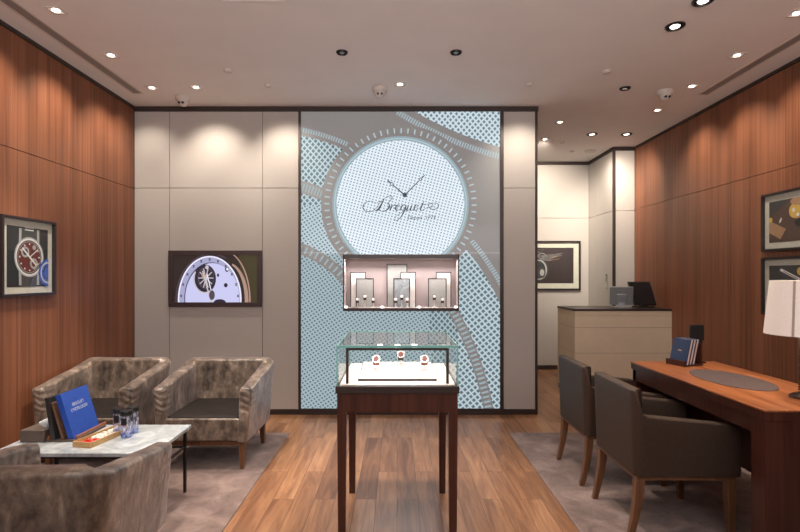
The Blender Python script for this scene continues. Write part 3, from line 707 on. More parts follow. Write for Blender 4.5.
p0, p1 = at(580, 290, YD), at(580, 241, YD); x0 = 1.80
picture('framed_picture', Vector((x0, YD, p0.z)), Vector((1, 0, 0)), Vector((0, 0, 1)), Vector((0, -1, 0)), p0.x-x0, p1.z-p0.z, PR2, paint_dark, 'framed dark print of a watch on the rear wall of the recess', .022, .075, .03)
def paint_right1(put, ell, line, arc, w_, h_):   # u runs towards the camera
    put([(0, 0), (w_, 0), (w_, h_), (0, h_)], 6); put([(0, h_*.6), (w_*.45, h_), (0, h_)], 5); put([(0, h_*.25), (0, h_*.55), (w_*.35, h_*.3), (w_*.2, 0), (0, 0)], 7)
    put([(0, h_*.25), (w_*.3, h_*.02), (0, 0)], 6)
    ell(w_*.03, h_*.56, w_*.04, h_*.06, 8); ell(w_*.24, h_*.52, w_*.018, h_*.07, 2, 24, -.5); ell(w_*.62, h_*.72, w_*.16, h_*.24, 7); ell(w_*.52, h_*.70, w_*.11, h_*.17, 8); ell(w_*.60, h_*.92, w_*.16, h_*.10, 7); ell(w_*.5, h_*.72, w_*.03, h_*.05, 2); ell(w_*.58, h_*.6, w_*.03, h_*.04, 2); ell(w_*.62, h_*.42, w_*.10, h_*.10, 0)
def paint_right2(put, ell, line, arc, w_, h_):
    put([(0, 0), (w_, 0), (w_, h_), (0, h_)], 6); put([(0, h_*.5), (w_, h_*.62), (w_, h_), (0, h_)], 5)
    put([(w_*.25, h_*.93), (w_*.62, h_*.70), (w_*.60, h_*.64), (w_*.22, h_*.88)], 2); line(w_*.3, h_*.86, w_*.58, h_*.68, w_*.01, 0); ell(w_*.64, h_*.86, w_*.08, h_*.10, 8); ell(w_*.68, h_*.86, w_*.05, h_*.06, 7); ell(w_*.4, h_*.3, w_*.2, h_*.12, 7)
Wp = .64
picture('framed_picture', Vector((XR, 4.138, 1.55)), Vector((0, -1, 0)), Vector((0, 0, 1)), Vector((-1, 0, 0)), Wp, .466, PR, paint_right1, 'upper framed print on the right wood wall', .018, .05, .03)
picture('framed_picture', Vector((XR, 4.138, 1.035)), Vector((0, -1, 0)), Vector((0, 0, 1)), Vector((-1, 0, 0)), Wp, .466, PR, paint_right2, 'lower framed print on the right wood wall, behind the lamp', .018, .05, .03)

# ------------------------------------------------------------------ centre display case
CF, CB, CW = 2.511, 3.145, .303
C0 = (0, (CF+CB)/2, 0); case = empty('display_case', C0); tag(case, 'glass-topped display case on four dark wooden legs in the middle of the room', 'display case')
cxm = .002
for sx in (-1, 1):
    for yy in (CF, CB-.045):
        x0 = cxm+sx*(CW-.045/2)
        MB(C0).hexa([(x0-.018, yy+.004, 0), (x0+.018, yy+.004, 0), (x0+.018, yy+.041, 0), (x0-.018, yy+.041, 0)], [(x0-.0225, yy, .665), (x0+.0225, yy, .665), (x0+.0225, yy+.045, .665), (x0-.0225, yy+.045, .665)]).build('leg', M['walnut'], case)
MB(C0).box(cxm-CW, cxm+CW, CF, CB, .665, .760).build('apron', M['walnut'], case)
MB(C0).box(cxm-CW-.008, cxm+CW+.008, CF-.008, CB+.008, .760, .797).build('plinth', M['dark'], case, bevel=.003)
zt = 1.000; gt = .008
b = MB(C0)
b.box(cxm-CW, cxm+CW, CF, CF+gt, .797, zt-gt); b.box(cxm-CW, cxm+CW, CB-gt, CB, .797, zt-gt); b.box(cxm-CW, cxm-CW+gt, CF+gt, CB-gt, .797, zt-gt); b.box(cxm+CW-gt, cxm+CW, CF+gt, CB-gt, .797, zt-gt)
b.box(cxm-CW, cxm+CW, CF, CB, zt-gt, zt); b.build('glass_hood', M['glass'], case)
b = MB(C0)
for sx in (-1, 1):
    x = cxm+sx*CW; b.box(x-.003, x+.003, CF-.002, CF+.004, .797, zt); b.box(x-.002, x+.002, CB-.003, CB+.002, .797, zt); b.box(x-.002, x+.002, CF, CB, zt-gt, zt+.001)
b.box(cxm-CW, cxm+CW, CF-.0025, CF+.002, zt-.010, zt+.001); b.box(cxm-CW, cxm+CW, CB-.002, CB+.002, zt-.006, zt+.001)
b.build('glass_edge', M['glass_edge'], case)
b = MB(C0); fw = .014
b.box(cxm-.262, cxm+.262, CF+.03, CF+.045, .972, .984)
b.box(cxm-.262, cxm-.262+fw, CF+.03, CF+.045, .797, .972); b.box(cxm+.262-fw, cxm+.262, CF+.03, CF+.045, .797, .972)
b.build('light_frame', M['dark'], case)
MB(C0).box(cxm-.245, cxm+.245, CF+.045, CF+.052, .974, .982).build('light_strip', M['led'], case)
area((cxm, CF+.06, .970), (math.radians(28), 0, 0), .46, .02, 1.0, (1, .95, .93))
MB(C0).box(cxm-CW+.012, cxm+CW-.012, CF+.012, CB-.012, .797, .802).build('base_pad', M['white'], case)
for xx in (-.09, 0.0, .09):
    MB(C0).lathe((cxm+xx, CF+.10, .984), [(.014, 0), (.014, .008)], 16).build('spotlight', M['led'], case)
trc = (cxm, 2.83, .802); tray = empty('display_tray', trc); tag(tray, 'white tray with bronze edge on the pad of the glass case', 'tray')
MB(trc).hexa([(cxm-.205, 2.60, .802), (cxm+.205, 2.60, .802), (cxm+.205, 2.98, .802), (cxm-.205, 2.98, .802)], [(cxm-.205, 2.60, .815), (cxm+.205, 2.60, .815), (cxm+.205, 2.98, .835), (cxm-.205, 2.98, .835)]).build('edge', M['dark'], tray)
MB(trc).hexa([(cxm-.199, 2.602, .8155), (cxm+.199, 2.602, .8155), (cxm+.199, 2.976, .8355), (cxm-.199, 2.976, .8355)], [(cxm-.199, 2.602, .819), (cxm+.199, 2.602, .819), (cxm+.199, 2.976, .839), (cxm-.199, 2.976, .839)]).build('pad', M['white'], tray)
watch(-.115, 2.78, .829, 1.35, 'left watch on the tray in the glass display case', 'watches in the glass case', 'strap_brown', 'left white watch stand in the glass case', .075, 'strap_brown')
watch(.022, 2.90, .8355, 1.35, 'middle watch on the tray in the glass display case, set further back', 'watches in the glass case', 'strap', 'middle white watch stand in the glass case', .075, 'strap_brown')
watch(.152, 2.78, .829, 1.35, 'right watch on the tray in the glass display case', 'watches in the glass case', 'strap_brown', 'right white watch stand in the glass case', .075, 'strap_brown')
for x, y, l in ((-.115, 2.66, 'left'), (.018, 2.76, 'middle'), (.15, 2.66, 'right')):
    z = .819+(y-2.602)/.374*.02
    tag(MB((x, y, z)).hexa([(x-.022, y-.008, z), (x+.022, y-.008, z), (x+.022, y+.008, z+.0008), (x-.022, y+.008, z+.0008)], [(x-.022, y-.008, z+.004), (x+.022, y-.008, z+.004), (x+.022, y+.004, z+.010), (x-.022, y+.004, z+.010)]).build('price_card', M['greyboard']), 'small grey card before the %s watch in the glass case' % l, 'card')

# ------------------------------------------------------------------ upholstered shells
def tub(path, h_fn, th_fn, zb, taper, name, mat, parent, rtop=.03, bump_n=0.0, seed=0, lean=0.0, nz=6):
    """sweep an upright padded section along a plan path; returns the mesh object"""
    from mathutils import noise as mn
    n = len(path); rings = []
    P_ = [Vector((p[0], p[1], 0)) for p in path]
    def section(i, sc_, dz, off):
        t = (P_[min(i+1, n-1)]-P_[max(i-1, 0)]).normalized(); nrm = Vector((t.y, -t.x, 0))   # outward
        if nrm.dot(P_[i]-Vector((0, 0, 0))) < 0: nrm = -nrm
        s = i/(n-1); h = h_fn(s)-dz; th = th_fn(s); r = min(rtop, th*.48)
        pr = []
        for k in range(nz+1):
            z = zb+(h-r-zb)*k/nz; pr.append((-taper*(1-k/nz), z))
        for k in range(1, 7): a = PI*k/7; pr.append((-r+r*math.cos(a) if k <= 3 else -th+r+r*math.cos(a), h-r+r*math.sin(a)))
        for k in range(nz+1):
            z = (h-r)+(zb-(h-r))*k/nz; pr.append((-th-taper*.3*(k/nz), z))
        mid = -th/2
        out = []
        for o_, z in pr:
            o_ = mid+(o_-mid)*sc_
            p = P_[i]+nrm*(o_+lean*max(0, z-zb))+off; p.z = z
            if bump_n: 
                d = mn.noise(Vector((p.x*7+seed, p.y*7, z*9)))*bump_n; p = p+nrm*d; p.z += d*.6
            out.append(tuple(p))
        return out
    t0 = (P_[0]-P_[1]).normalized(); t1 = (P_[-1]-P_[-2]).normalized()
    er = .022
    for a in (80, 50, 25): rings.append(section(0, math.cos(math.radians(a))*.5+.5, er*(1-math.cos(math.radians(a))), t0*er*math.sin(math.radians(a))))
    rings += [section(i, 1, 0, Vector()) for i in range(n)]
    for a in (25, 50, 80): rings.append(section(n-1, math.cos(math.radians(a))*.5+.5, er*(1-math.cos(math.radians(a))), t1*er*math.sin(math.radians(a))))
    return MB().rings(rings).build(name, mat, parent, True)
def u_path(w_, yf, yb, r, front_in=0.0, n=10):
    """U in plan, front at -Y: left front -> back -> right front"""
    pts = []
    for k in range(n): pts.append((-w_+front_in*(1-k/n), yf+(yb-r-yf)*k/n))
    for k in range(8): a = PI-(PI/2)*k/7; pts.append((-w_+r+r*math.cos(a), yb-r+r*math.sin(a)))
    for k in range(1, n): pts.append((-w_+r+(2*w_-2*r)*k/n, yb))
    for k in range(8): a = PI/2-(PI/2)*k/7; pts.append((w_-r+r*math.cos(a), yb-r+r*math.sin(a)))
    for k in range(1, n+1): pts.append((w_-front_in*(k/n), yb-r+(yf-(yb-r))*k/n))
    return pts
def smooth(a, b_, t): t = max(0, min(1, (t-a)/(b_-a))); return t*t*(3-2*t)
def rounded_box(x0, x1, y0, y1, z0, z1, r, name, mat, parent, crown=0.0):
    b = MB(); b.box(x0, x1, y0, y1, z0, z1); o = b.build(name, mat, parent, bevel=r, bseg=4); return o
def make_armchair():
    t = empty('armchair')
    W_, D0, D1 = .350, -.31, .32
    path = u_path(W_, D0, D1, .09, .012)
    def h(s):
        u = min(s, 1-s)     # 0 at the arm front, .5 in the middle of the back
        return .575+.107*min(1, u/.31)
    def th(s): u = min(s, 1-s); return .085+.015*smooth(0, .3, u)
    tub(path, h, th, .205, .028, 'shell', M['velvet'], t, .022, .006, 3.1, .012)
    rounded_box(-.258, .258, -.305, .235, .205, .375, .03, 'seat_cushion', [M['velvet_dark']], t)
    b = MB(); b.box(-.26, .26, -.322, -.296, .207, .362); o = b.build('front_rail', M['velvet'], t, bevel=.012, bseg=3)
    b = MB(); b.box(-.285, .285, -.288, .270, .165, .205); b.build('base_frame', M['leg_wood'], t, bevel=.003)
    for sx in (-1, 1):
        x, y = sx*.262, -.264
        MB().hexa([(x-.013, y-.016, 0), (x+.013, y-.016, 0), (x+.013, y+.010, 0), (x-.013, y+.010, 0)], [(x-.022, y-.022, .166), (x+.022, y-.022, .166), (x+.022, y+.022, .166), (x-.022, y+.022, .166)]).build('leg', M['leg_wood'], t, bevel=.002)
        y = .246
        MB().hexa([(x-.013, y+.010, 0), (x+.013, y+.010, 0), (x+.013, y+.036, 0), (x-.013, y+.036, 0)], [(x-.022, y-.022, .166), (x+.022, y-.022, .166), (x+.022, y+.022, .166), (x-.022, y+.022, .166)]).build('leg', M['leg_wood'], t, bevel=.002)
    return t
arm = make_armchair(); arm.location = (-1.337, 3.745, RZ); g_ = 'crushed velvet armchairs round the low table'
tag(arm, 'brown crushed velvet tub armchair facing the camera below the television, right one of the two', 'armchair', g_)
a2 = copy_tree(arm); a2.location = (-2.165, 3.75, RZ); tag(a2, 'brown crushed velvet tub armchair in the corner by the left wood wall', 'armchair', g_)
a3 = copy_tree(arm); a3.location = (-1.37, 1.985, RZ); a3.rotation_euler = (0, 0, PI+.03); tag(a3, 'brown velvet tub armchair seen from behind, cut by the bottom left corner', 'armchair', g_)

def make_desk_chair():
    t = empty('desk_chair')
    path = u_path(.262, -.237, .28, .035, .0, 20)
    def h(s):
        u = min(s, 1-s)
        arm_h = .585+(.632-.585)*(min(u, .26)/.26)
        return arm_h+(.762-.632)*smooth(.258, .325, u)
    def th(s): return .060
    tub(path, h, th, .325, .0, 'shell', M['leather'], t, .011, 0, 0, .03, 8)
    rounded_box(-.203, .203, -.262, .222, .325, .455, .022, 'seat', M['leather'], t)
    b = MB(); b.box(-.250, .250, -.235, .270, .302, .326); b.build('base_frame', M['leg_wood'], t, bevel=.003)
    for sx in (-1, 1):
        for sy, ytop, yb, zt_ in ((-1, -.214, -.224, .303), (1, .248, .295, .303)):
            x = sx*.228
            rg = []
            for k in range(6):
                s = k/5; z = zt_*(1-s); y = ytop+(yb-ytop)*s**1.7; a = .023-.009*s
                rg.append([(x-a, y-a, z), (x+a, y-a, z), (x+a, y+a, z), (x-a, y+a, z)])
            MB().rings(rg).build('leg', M['leg_wood'], t, bevel=.002)
    return t
dc = make_desk_chair(); dc.location = (1.485, 2.785, RZ); dc.rotation_euler = (0, 0, PI/2)
tag(dc, 'taupe leather armchair nearer the camera, tucked under the desk', 'chair', 'leather chairs at the desk')
d2 = copy_tree(dc); d2.location = (1.475, 3.425, RZ); tag(d2, 'taupe leather armchair further from the camera, at the far end of the desk', 'chair', 'leather chairs at the desk')

# ------------------------------------------------------------------ desk
DX0, DX1, DY0, DY1, DZ = 1.642, 2.235, 2.235, 3.52, .75
D = ((DX0+DX1)/2, (DY0+DY1)/2, RZ); desk = empty('desk', D); tag(desk, 'long wooden desk with glowing orange-brown veneer top on the right', 'desk')
MB(D).box(DX0, DX1, DY0, DY1, DZ-.010, DZ).build('desktop', M['desk_wood'], desk, bevel=.002)
MB(D).box(DX0+.004, DX1-.004, DY0+.004, DY1-.004, DZ-.05, DZ-.010).build('top_edge', M['walnut'], desk)
b = MB(D); b.box(DX0+.012, DX0+.03, DY0+.10, DY1-.02, DZ-.125, DZ-.05); b.box(DX1-.03, DX1-.012, DY0+.10, DY1-.02, DZ-.125, DZ-.05); b.build('apron', M['walnut'], desk)
b = MB(D); b.box(DX0+.012, DX1-.012, DY0+.012, DY0+.10, RZ, DZ-.05); b.build('end_panel', M['walnut'], desk)
b = MB(D); b.box(DX0+.012, DX1-.012, DY1-.055, DY1-.012, RZ, DZ-.05); b.build('end_panel', M['walnut'], desk)
b = MB(D); b.box(DX0+.34, DX0+.36, DY0+.36, DY1-.055, .25, DZ-.05); b.build('modesty_panel', M['walnut'], desk)
mc = (1.935, 2.90, DZ)
tag(MB(mc).rings([[(mc[0]+(.165-i_)*math.cos(2*PI*i/64), mc[1]+(.30-i_)*math.sin(2*PI*i/64), mc[2]+z) for i in range(64)] for i_, z in ((0, 0), (0, .003), (.002, .004))]).build('desk_mat', M['leather_mat'], None), 'oval grey leather mat on the desk', 'desk mat')
# booklet rack, booklets
hx, hy = 1.930, 3.40
rk = empty('booklet_rack', (hx, hy, DZ)); tag(rk, 'dark wooden rack holding blue booklets on the far end of the desk', 'rack')
b = MB((hx, hy, DZ)); b.box(hx-.065, hx+.095, hy-.09, hy+.055, DZ, DZ+.010); b.build('base', M['walnut'], rk)
b = MB((hx, hy, DZ)); b.box(hx-.073, hx-.063, hy-.09, hy+.055, DZ, DZ+.038); b.build('ledge', M['walnut'], rk)
b = MB((hx, hy, DZ)); b.box(hx+.085, hx+.095, hy-.085, hy+.05, DZ+.010, DZ+.15); b.build('back_rest', M['walnut'], rk)
for i, lab in enumerate(('front blue booklet in the rack on the desk', 'second blue booklet in the rack on the desk', 'third blue booklet in the rack on the desk')):
    x = hx-.056+.030*i; lean = .045; h_ = .165; wdt = .024; y0, y1 = hy-.088+.003*i, hy+.045+.003*i; c = (x, hy, DZ+.010)
    bk = empty('booklet', c); tag(bk, lab, 'booklet', 'blue booklets in the desk rack')
    def slab(mb, a, b_, ya, yb2, za, zb_):
        f = lambda z: lean*(z-DZ-.010)/h_
        mb.hexa([(x+a+f(za), ya, za), (x+b_+f(za), ya, za), (x+b_+f(za), yb2, za), (x+a+f(za), yb2, za)], [(x+a+f(zb_), ya, zb_), (x+b_+f(zb_), ya, zb_), (x+b_+f(zb_), yb2, zb_), (x+a+f(zb_), yb2, zb_)])
    mb = MB(c); slab(mb, 0, .003, y0, y1, DZ+.010, DZ+.010+h_); slab(mb, wdt-.003, wdt, y0, y1, DZ+.010, DZ+.010+h_); slab(mb, .003, wdt-.003, y1-.003, y1, DZ+.010, DZ+.010+h_); mb.build('cover', M['navy'], bk)
    mb = MB(c); slab(mb, .0035, wdt-.0035, y0+.003, y1-.004, DZ+.012, DZ+.008+h_); mb.build('pages', M['pages'], bk)
    if i == 0:
        mb = MB(c); slab(mb, -.0008, 0, hy-.035, hy-.005, DZ+.098, DZ+.104); mb.build('lettering', M['gold'], bk)
for o in [o for o in COL.objects if o.type == 'EMPTY' and (o.name.startswith('booklet'))]:
    R_b = Matrix.Rotation(math.radians(20), 4, 'Z'); pv = Vector((hx, hy, 0)); o.location = R_b @ (o.location-pv)+pv; o.rotation_euler.z = math.radians(20)
sx_, sy_ = 2.075, 3.47
ph = empty('tablet_stand', (sx_, sy_, DZ)); tag(ph, 'upright black panel on a slim stand behind the booklets', 'tablet')
MB((sx_, sy_, DZ)).box(sx_-.05, sx_+.05, sy_-.035, sy_+.035, DZ, DZ+.010).build('base', M['black'], ph, bevel=.003)
MB((sx_, sy_, DZ)).box(sx_-.025, sx_+.045, sy_, sy_+.010, DZ+.010, DZ+.20).build('stem', M['black'], ph)
MB((sx_, sy_, DZ)).box(sx_-.048, sx_+.048, sy_-.014, sy_, DZ+.155, DZ+.262).build('screen', plain('dark_screen', (.02, .022, .022), .25), ph, bevel=.002)

# lamp
lx, ly = 2.005, 2.46
lamp = empty('table_lamp', (lx, ly, DZ)); tag(lamp, 'table lamp with tapered cream shade and dark ribbed column on the desk', 'lamp')
L0 = (lx, ly, DZ)
MB(L0).lathe(L0, [(.062, 0), (.062, .010), (.050, .018), (.030, .024), (.020, .03)], 32).build('base', M['dark'], lamp, True)
prof = [(.018, .03)]
for k in range(22): z = .034+k*.0125; prof += [(.016, z), (.026, z+.004), (.026, z+.008), (.016, z+.012)]
prof += [(.008, .32), (.008, .50)]
MB(L0).lathe(L0, prof, 20).build('column', plain('twisted_bronze', (.10, .07, .055), .3, .5), lamp, True)
r0, r1, z0_, z1_ = .165, .140, .312, .578
b = MB(L0); seg = 64
b.rings([[(lx+r*math.cos(2*PI*i/seg), ly+r*math.sin(2*PI*i/seg), DZ+z) for i in range(seg)] for r, z in ((r0, z0_), (r1, z1_), (r1-.004, z1_), (r0-.004, z0_))], False, True)
b.build('lamp_shade', M['shade'], lamp, True)
ang0 = math.radians(216)
b = MB(L0); 
P_ = [(lx+(r+.0015)*math.cos(ang0+s), ly+(r+.0015)*math.sin(ang0+s), DZ+z) for r, z, s in ((r0, z0_, -.03), (r0, z0_, .03), (r1, z1_, .035), (r1, z1_, -.035))]
P2 = [(p[0]+.002*math.cos(ang0), p[1]+.002*math.sin(ang0), p[2]) for p in P_]
b.hexa(P_, P2); b.build('seam', plain('shade_seam', (.42, .35, .31), .9), lamp)
d = bpy.data.lights.new('bulb', 'POINT'); d.energy = 2.5; d.color = (1, .8, .6); d.shadow_soft_size = .03; o = bpy.data.objects.new('bulb', d); COL.objects.link(o); o.location = (lx, ly, DZ+.44)

# ------------------------------------------------------------------ reception counter
RX0, RX1, RY0, RY1, RT = 1.966, XR-.001, 5.53, 6.12, .985
R_ = ((RX0+RX1)/2, (RY0+RY1)/2, 0); rc = empty('reception_counter', R_); tag(rc, 'cream panelled reception counter with dark top in the far right corner', 'counter')
b = MB(R_)
for a, z in ((.05, .494), (.498, .777), (.781, .908), (.910, RT-.022)): b.box(RX0, RX1, RY0, RY1, a, z)
b.build('body', M['cream'], rc)
MB(R_).box(RX0+.004, RX1, RY0+.004, RY1-.004, 0, RT-.022).build('core', plain('counter_seam', (.25, .19, .13), .6), rc)
MB(R_).box(RX0-.006, RX1, RY0-.006, RY1, RT-.022, RT).build('countertop', M['dark'], rc, bevel=.002)
def monitor(c, rz, w_, h_, tilt, label, back_mat):
    t = empty('monitor', c, rz); tag(t, label, 'monitor')
    Mx = Matrix.Rotation(tilt, 4, 'X')
    def slab(mb, x0, x1, y0, y1, z0, z1):
        pts = [Mx @ Vector(p) for p in ((x0, y0, z0), (x1, y0, z0), (x1, y1, z0), (x0, y1, z0), (x0, y0, z1), (x1, y0, z1), (x1, y1, z1), (x0, y1, z1))]
        pts = [p+Vector((0, 0, .035)) for p in pts]; mb.hexa(pts[:4], pts[4:])
    b = MB(); slab(b, -w_/2, w_/2, 0, .022, 0, h_); b.build('housing', back_mat, t, bevel=.004)
    b = MB(); slab(b, -w_/2+.012, w_/2-.012, -.0015, 0, .014, h_-.012); b.build('screen', plain('screen_glass', (.012, .011, .013), .15), t)
    b = MB(); slab(b, -.05, .05, .022, .055, .03, h_*.62); b.build('stand', back_mat, t, bevel=.004)
    MB().box(-.10, .10, -.02, .13, 0, .014).build('base', back_mat, t, bevel=.004)
    MB().box(-.035, .035, .01, .09, .014, .055).build('neck', back_mat, t)
    return t
Ym = 5.80
monitor(((645.5-CX)*Ym/F, Ym, RT), math.radians(4), .27, .30, math.radians(-28), 'black monitor on the reception counter, right one', M['black'])
Ym = 5.84
monitor(((621-CX)*Ym/F, Ym, RT), PI-.35, .25, .22, math.radians(-18), 'dark grey monitor seen from behind on the counter, left one', plain('grey_housing', (.24, .25, .26), .4))
# handle plate on the side wall
hp = MB((XS-.006, 6.6, 1.2)); hp.box(XS-.008, XS, 6.57, 6.63, 1.18, 1.38)
t = hp.build('door_pull', M['chrome'], bevel=.002); tag(t, 'slim steel pull plate on the linen side wall of the recess', 'handle')

# ------------------------------------------------------------------ low marble table with its things
TX0, TX1, TY0, TY1, TZ = -2.14, -1.285, 2.625, 3.13, .42
T0 = ((TX0+TX1)/2, (TY0+TY1)/2, RZ); tb = empty('coffee_table', T0); tag(tb, 'low marble-topped table with thin dark metal legs among the velvet armchairs', 'table')
MB(T0).box(TX0, TX1, TY0, TY1, TZ-.022, TZ).build('tabletop', M['marble'], tb, bevel=.003)
for x in (TX0+.03, TX1-.03):
    for y in (TY0+.03, TY1-.03): MB(T0).box(x-.008, x+.008, y-.008, y+.008, RZ, TZ-.022).build('leg', M['blackmetal'], tb)
b = MB(T0)
for y in (TY0+.03, TY1-.03): b.box(TX0+.038, TX1-.038, y-.007, y+.007, TZ-.036, TZ-.022); 
for x in (TX0+.03, TX1-.03): b.box(x-.007, x+.007, TY0+.038, TY1-.038, TZ-.036, TZ-.022)
b.build('top_frame', M['blackmetal'], tb)
b = MB(T0)
for y in (TY0+.03, TY1-.03): b.box(TX0+.038, TX1-.038, y-.006, y+.006, .285, .297)
for x in (TX0+.03, TX1-.03): b.box(x-.006, x+.006, TY0+.038, TY1-.038, .285, .297)
b.build('stretcher', M['blackmetal'], tb)
# tissue box
c = (-2.037, 2.86, TZ); bxo = empty('tissue_box', c); tag(bxo, 'low brown tissue box on the marble table', 'tissue box')
MB(c).box(c[0]-.068, c[0]+.068, c[1]-.07, c[1]+.08, TZ, TZ+.068).build('box', M['box_brown'], bxo, bevel=.004)
b = MB(c); rg = []
for k in range(6):
    r = (.020, .026, .034, .036, .022, .004)[k]; z = TZ+.064+k*.012
    rg.append([(c[0]+.03+r*(1+.35*math.sin(3*2*PI*i/18+k))*math.cos(2*PI*i/18)*1.1+.004*k, c[1]+r*.55*(1+.35*math.cos(5*2*PI*i/18))*math.sin(2*PI*i/18), z+.006*math.sin(2*2*PI*i/18+k)) for i in range(18)])
b.rings(rg).build('tissue', plain('tissue_paper', (.72, .78, .82), .9), bxo, True)
# book rack with two books
hc = Vector((-1.91, 2.95, TZ)); rk = empty('book_rack', hc); tag(rk, 'dark wooden book rack standing on the marble table', 'rack')
MB(hc).box(-1.966, -1.800, 2.80, 3.09, TZ, TZ+.012).build('base', M['box_brown'], rk)
MB(hc).box(-1.808, -1.796, 2.81, 3.09, TZ+.012, TZ+.030).build('ledge', wood('rack_ledge', (.22, .08, .04), (.34, .14, .08), (8, 50, 50)), rk)
MB(hc).hexa([(-1.885, 2.81, TZ+.012), (-1.873, 2.81, TZ+.012), (-1.873, 3.07, TZ+.012), (-1.885, 3.07, TZ+.012)], [(-1.945, 2.81, TZ+.215), (-1.933, 2.81, TZ+.215), (-1.933, 3.07, TZ+.215), (-1.945, 3.07, TZ+.215)]).build('back_rest', wood('rack_panel', (.10, .05, .03), (.2, .11, .07)), rk)
MB(hc).box(-1.964, -1.955, 2.81, 3.08, TZ+.012, TZ+.030).build('ledge', wood('rack_ledge_rear', (.35, .10, .04), (.45, .16, .08), (8, 50, 50)), rk)
def leaning_book(x_bot, x_top, y0, y1, z0, h_, th, cover, label, letters=False, skew=0.0):
    c = Vector((x_bot, y0, z0)); bk = empty('book', c); tag(bk, label, 'book')
    up = Vector((x_top-x_bot, 0, h_)); hh = up.length; up.normalize(); ya = Vector((skew, 1, 0)).normalized(); nr = ya.cross(up).normalized()   # nr towards +x
    if nr.x < 0: nr = -nr
    wd = y1-y0
    def slab(a0, a1, b0, b1, d0, d1, nm, mt):
        mb = MB(); P_ = [ya*x+up*y for x, y in ((a0, b0), (a1, b0), (a1, b1), (a0, b1))]
        mb.hexa([tuple(p+nr*d0) for p in P_], [tuple(p+nr*d1) for p in P_]); return mb.build(nm, mt, bk)
    slab(0, wd, 0, hh, -.003, 0, 'front_cover', cover); slab(0, wd, 0, hh, -th, -th+.003, 'back_cover', cover); slab(0, .003, 0, hh, -th+.003, -.003, 'spine', cover)
    slab(.004, wd-.006, .004, hh-.005, -th+.003, -.003, 'pages', M['pages'])
    if letters:
        R3 = Matrix((ya, up, nr)).transposed().to_4x4()
        o = text_obj('BREGUET', .027, (0, 0, 0), (0, 0, 0), M['silver_ink'], bk, 'title', 0, .0004)
        o.matrix_local = Matrix.Translation(ya*wd*.5+up*hh*.66+nr*.0004) @ R3
        o = text_obj('L’HORLOGER', .027, (0, 0, 0), (0, 0, 0), M['silver_ink'], bk, 'title', 0, .0004)
        o.matrix_local = Matrix.Translation(ya*wd*.5+up*hh*.545+nr*.0004) @ R3
    return bk
M['silver_ink'] = plain('silver_lettering', (.45, .5, .62), .4)
leaning_book(-1.818, -1.896, 2.815, 3.075, TZ+.0125, .250, .030, M['blue_book'], 'large bright blue book leaning in the rack on the marble table', True, -.05)
leaning_book(-1.914, -1.950, 2.80, 3.07, TZ+.0125, .235, .024, plain('dark_book_cover', (.03, .028, .03), .4), 'dark book leaning behind the blue one on the marble table')
# candy tray
tc_ = Vector((-1.69, 2.83, TZ)); tr = empty('sweets_tray', tc_, math.radians(0)); tag(tr, 'long light wood tray of wrapped sweets before the blue book', 'tray')
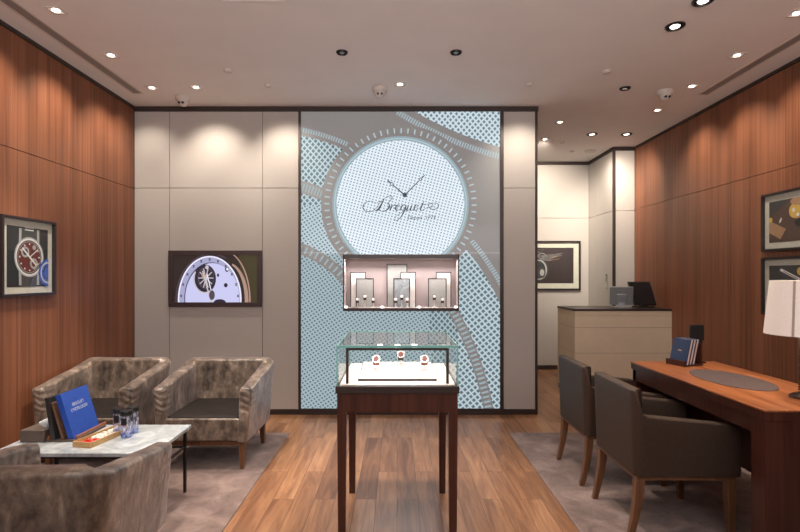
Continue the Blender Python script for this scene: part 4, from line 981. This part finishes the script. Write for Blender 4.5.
# runs away from the camera
p0 = Vector((-1.765, 2.72, TZ)); p1 = Vector((-1.70, 3.05, TZ)); ax_ = (p1-p0).normalized(); sd = Vector((ax_.y, -ax_.x, 0)); Lh = (p1-p0).length
def bar(mb, a0, a1, s0, s1, z0, z1):
    P_ = [p0+ax_*a+sd*s for a, s in ((a0, s0), (a0, s1), (a1, s1), (a1, s0))]
    mb.hexa([p+Vector((0, 0, z0)) for p in P_], [p+Vector((0, 0, z1)) for p in P_])
b = MB(tc_); bar(b, 0, Lh, 0, .115, 0, .006); bar(b, 0, .006, 0, .115, .006, .030); bar(b, Lh-.006, Lh, 0, .115, .006, .030); bar(b, .006, Lh-.006, 0, .006, .006, .030); bar(b, .006, Lh-.006, .109, .115, .006, .030)
b.build('tray_body', M['tray_wood'], tr)
M['sweet_white'] = plain('cream_wrapper', (.75, .72, .64), .4)
def sweet(a, s, z, r, red, label):
    c = p0+ax_*a+sd*s+Vector((0, 0, z)); b = MB(c)
    an = random.uniform(0, PI); d_ = Vector((math.cos(an), math.sin(an), 0)); 
    pr = [(-1.9, .7), (-1.25, .25), (-.9, .75), (0, 1.0), (.9, .75), (1.25, .25), (1.9, .7)]; rg = []
    for t_, k in pr:
        q_ = Vector((-d_.y, d_.x, 0)); rg.append([tuple(c+d_*t_*r+q_*k*r*math.cos(2*PI*i/8)+Vector((0, 0, 1))*(r*.9+k*r*.8*math.sin(2*PI*i/8)) ) for i in range(8)])
    b.rings(rg); o = b.build('wrapped_sweet', M['red'] if red else M['sweet_white'], None, True)
    tag(o, label, 'sweet', 'red wrapped sweets in the tray' if red else 'cream wrapped sweets in the tray')
for i in range(4): sweet(.035+.018*(i % 2)+.02*(i//2), .032+.030*(i % 2)+.008*i, .007+.006*(i//2), .011, True, 'red wrapped sweet at the near end of the wooden tray')
k = 0
for i in range(7):
    for j in range(3): sweet(.115+.030*i, .024+.032*j, .007, .0105, False, 'cream wrapped sweet in the far part of the wooden tray')
# bottles
def bottle(px, py, label):
    Y = F*(EYE-TZ)/(py-CY); x = (px-CX)*Y/F; c = (x, Y, TZ); t = empty('water_glass', c); tag(t, label, 'bottle', 'squat clear bottles with black caps on the marble table')
    MB(c).lathe(c, [(.020, 0), (.028, .002), (.030, .02), (.030, .030)], 24).build('base', M['bottle_tint'], t, True)
    MB(c).lathe(c, [(.030, .030), (.031, .10), (.029, .132)], 24, False).build('glass_body', M['bottle_glass'], t, True)
    MB(c).lathe(c, [(.031, .126), (.033, .130), (.033, .152), (.031, .155)], 24).build('cap', M['black'], t, True)
    MB(c).rings([[(c[0]+.0318*math.cos(a), c[1]+.0318*math.sin(a), c[2]+z) for a in [math.radians(235+8*i) for i in range(9)]]+[(c[0]+.0306*math.cos(a), c[1]+.0306*math.sin(a), c[2]+z) for a in [math.radians(235+8*(8-i)) for i in range(9)]] for z in (.075, .115)]).build('label', M['black'], t)
bottle(119, 434, 'clear bottle with black cap, left one of the three on the marble table'); bottle(126.5, 437, 'clear blue-tinted bottle with black cap, nearest of the three on the marble table'); bottle(133, 432.5, 'clear bottle with black cap, rightmost of the three on the marble table')
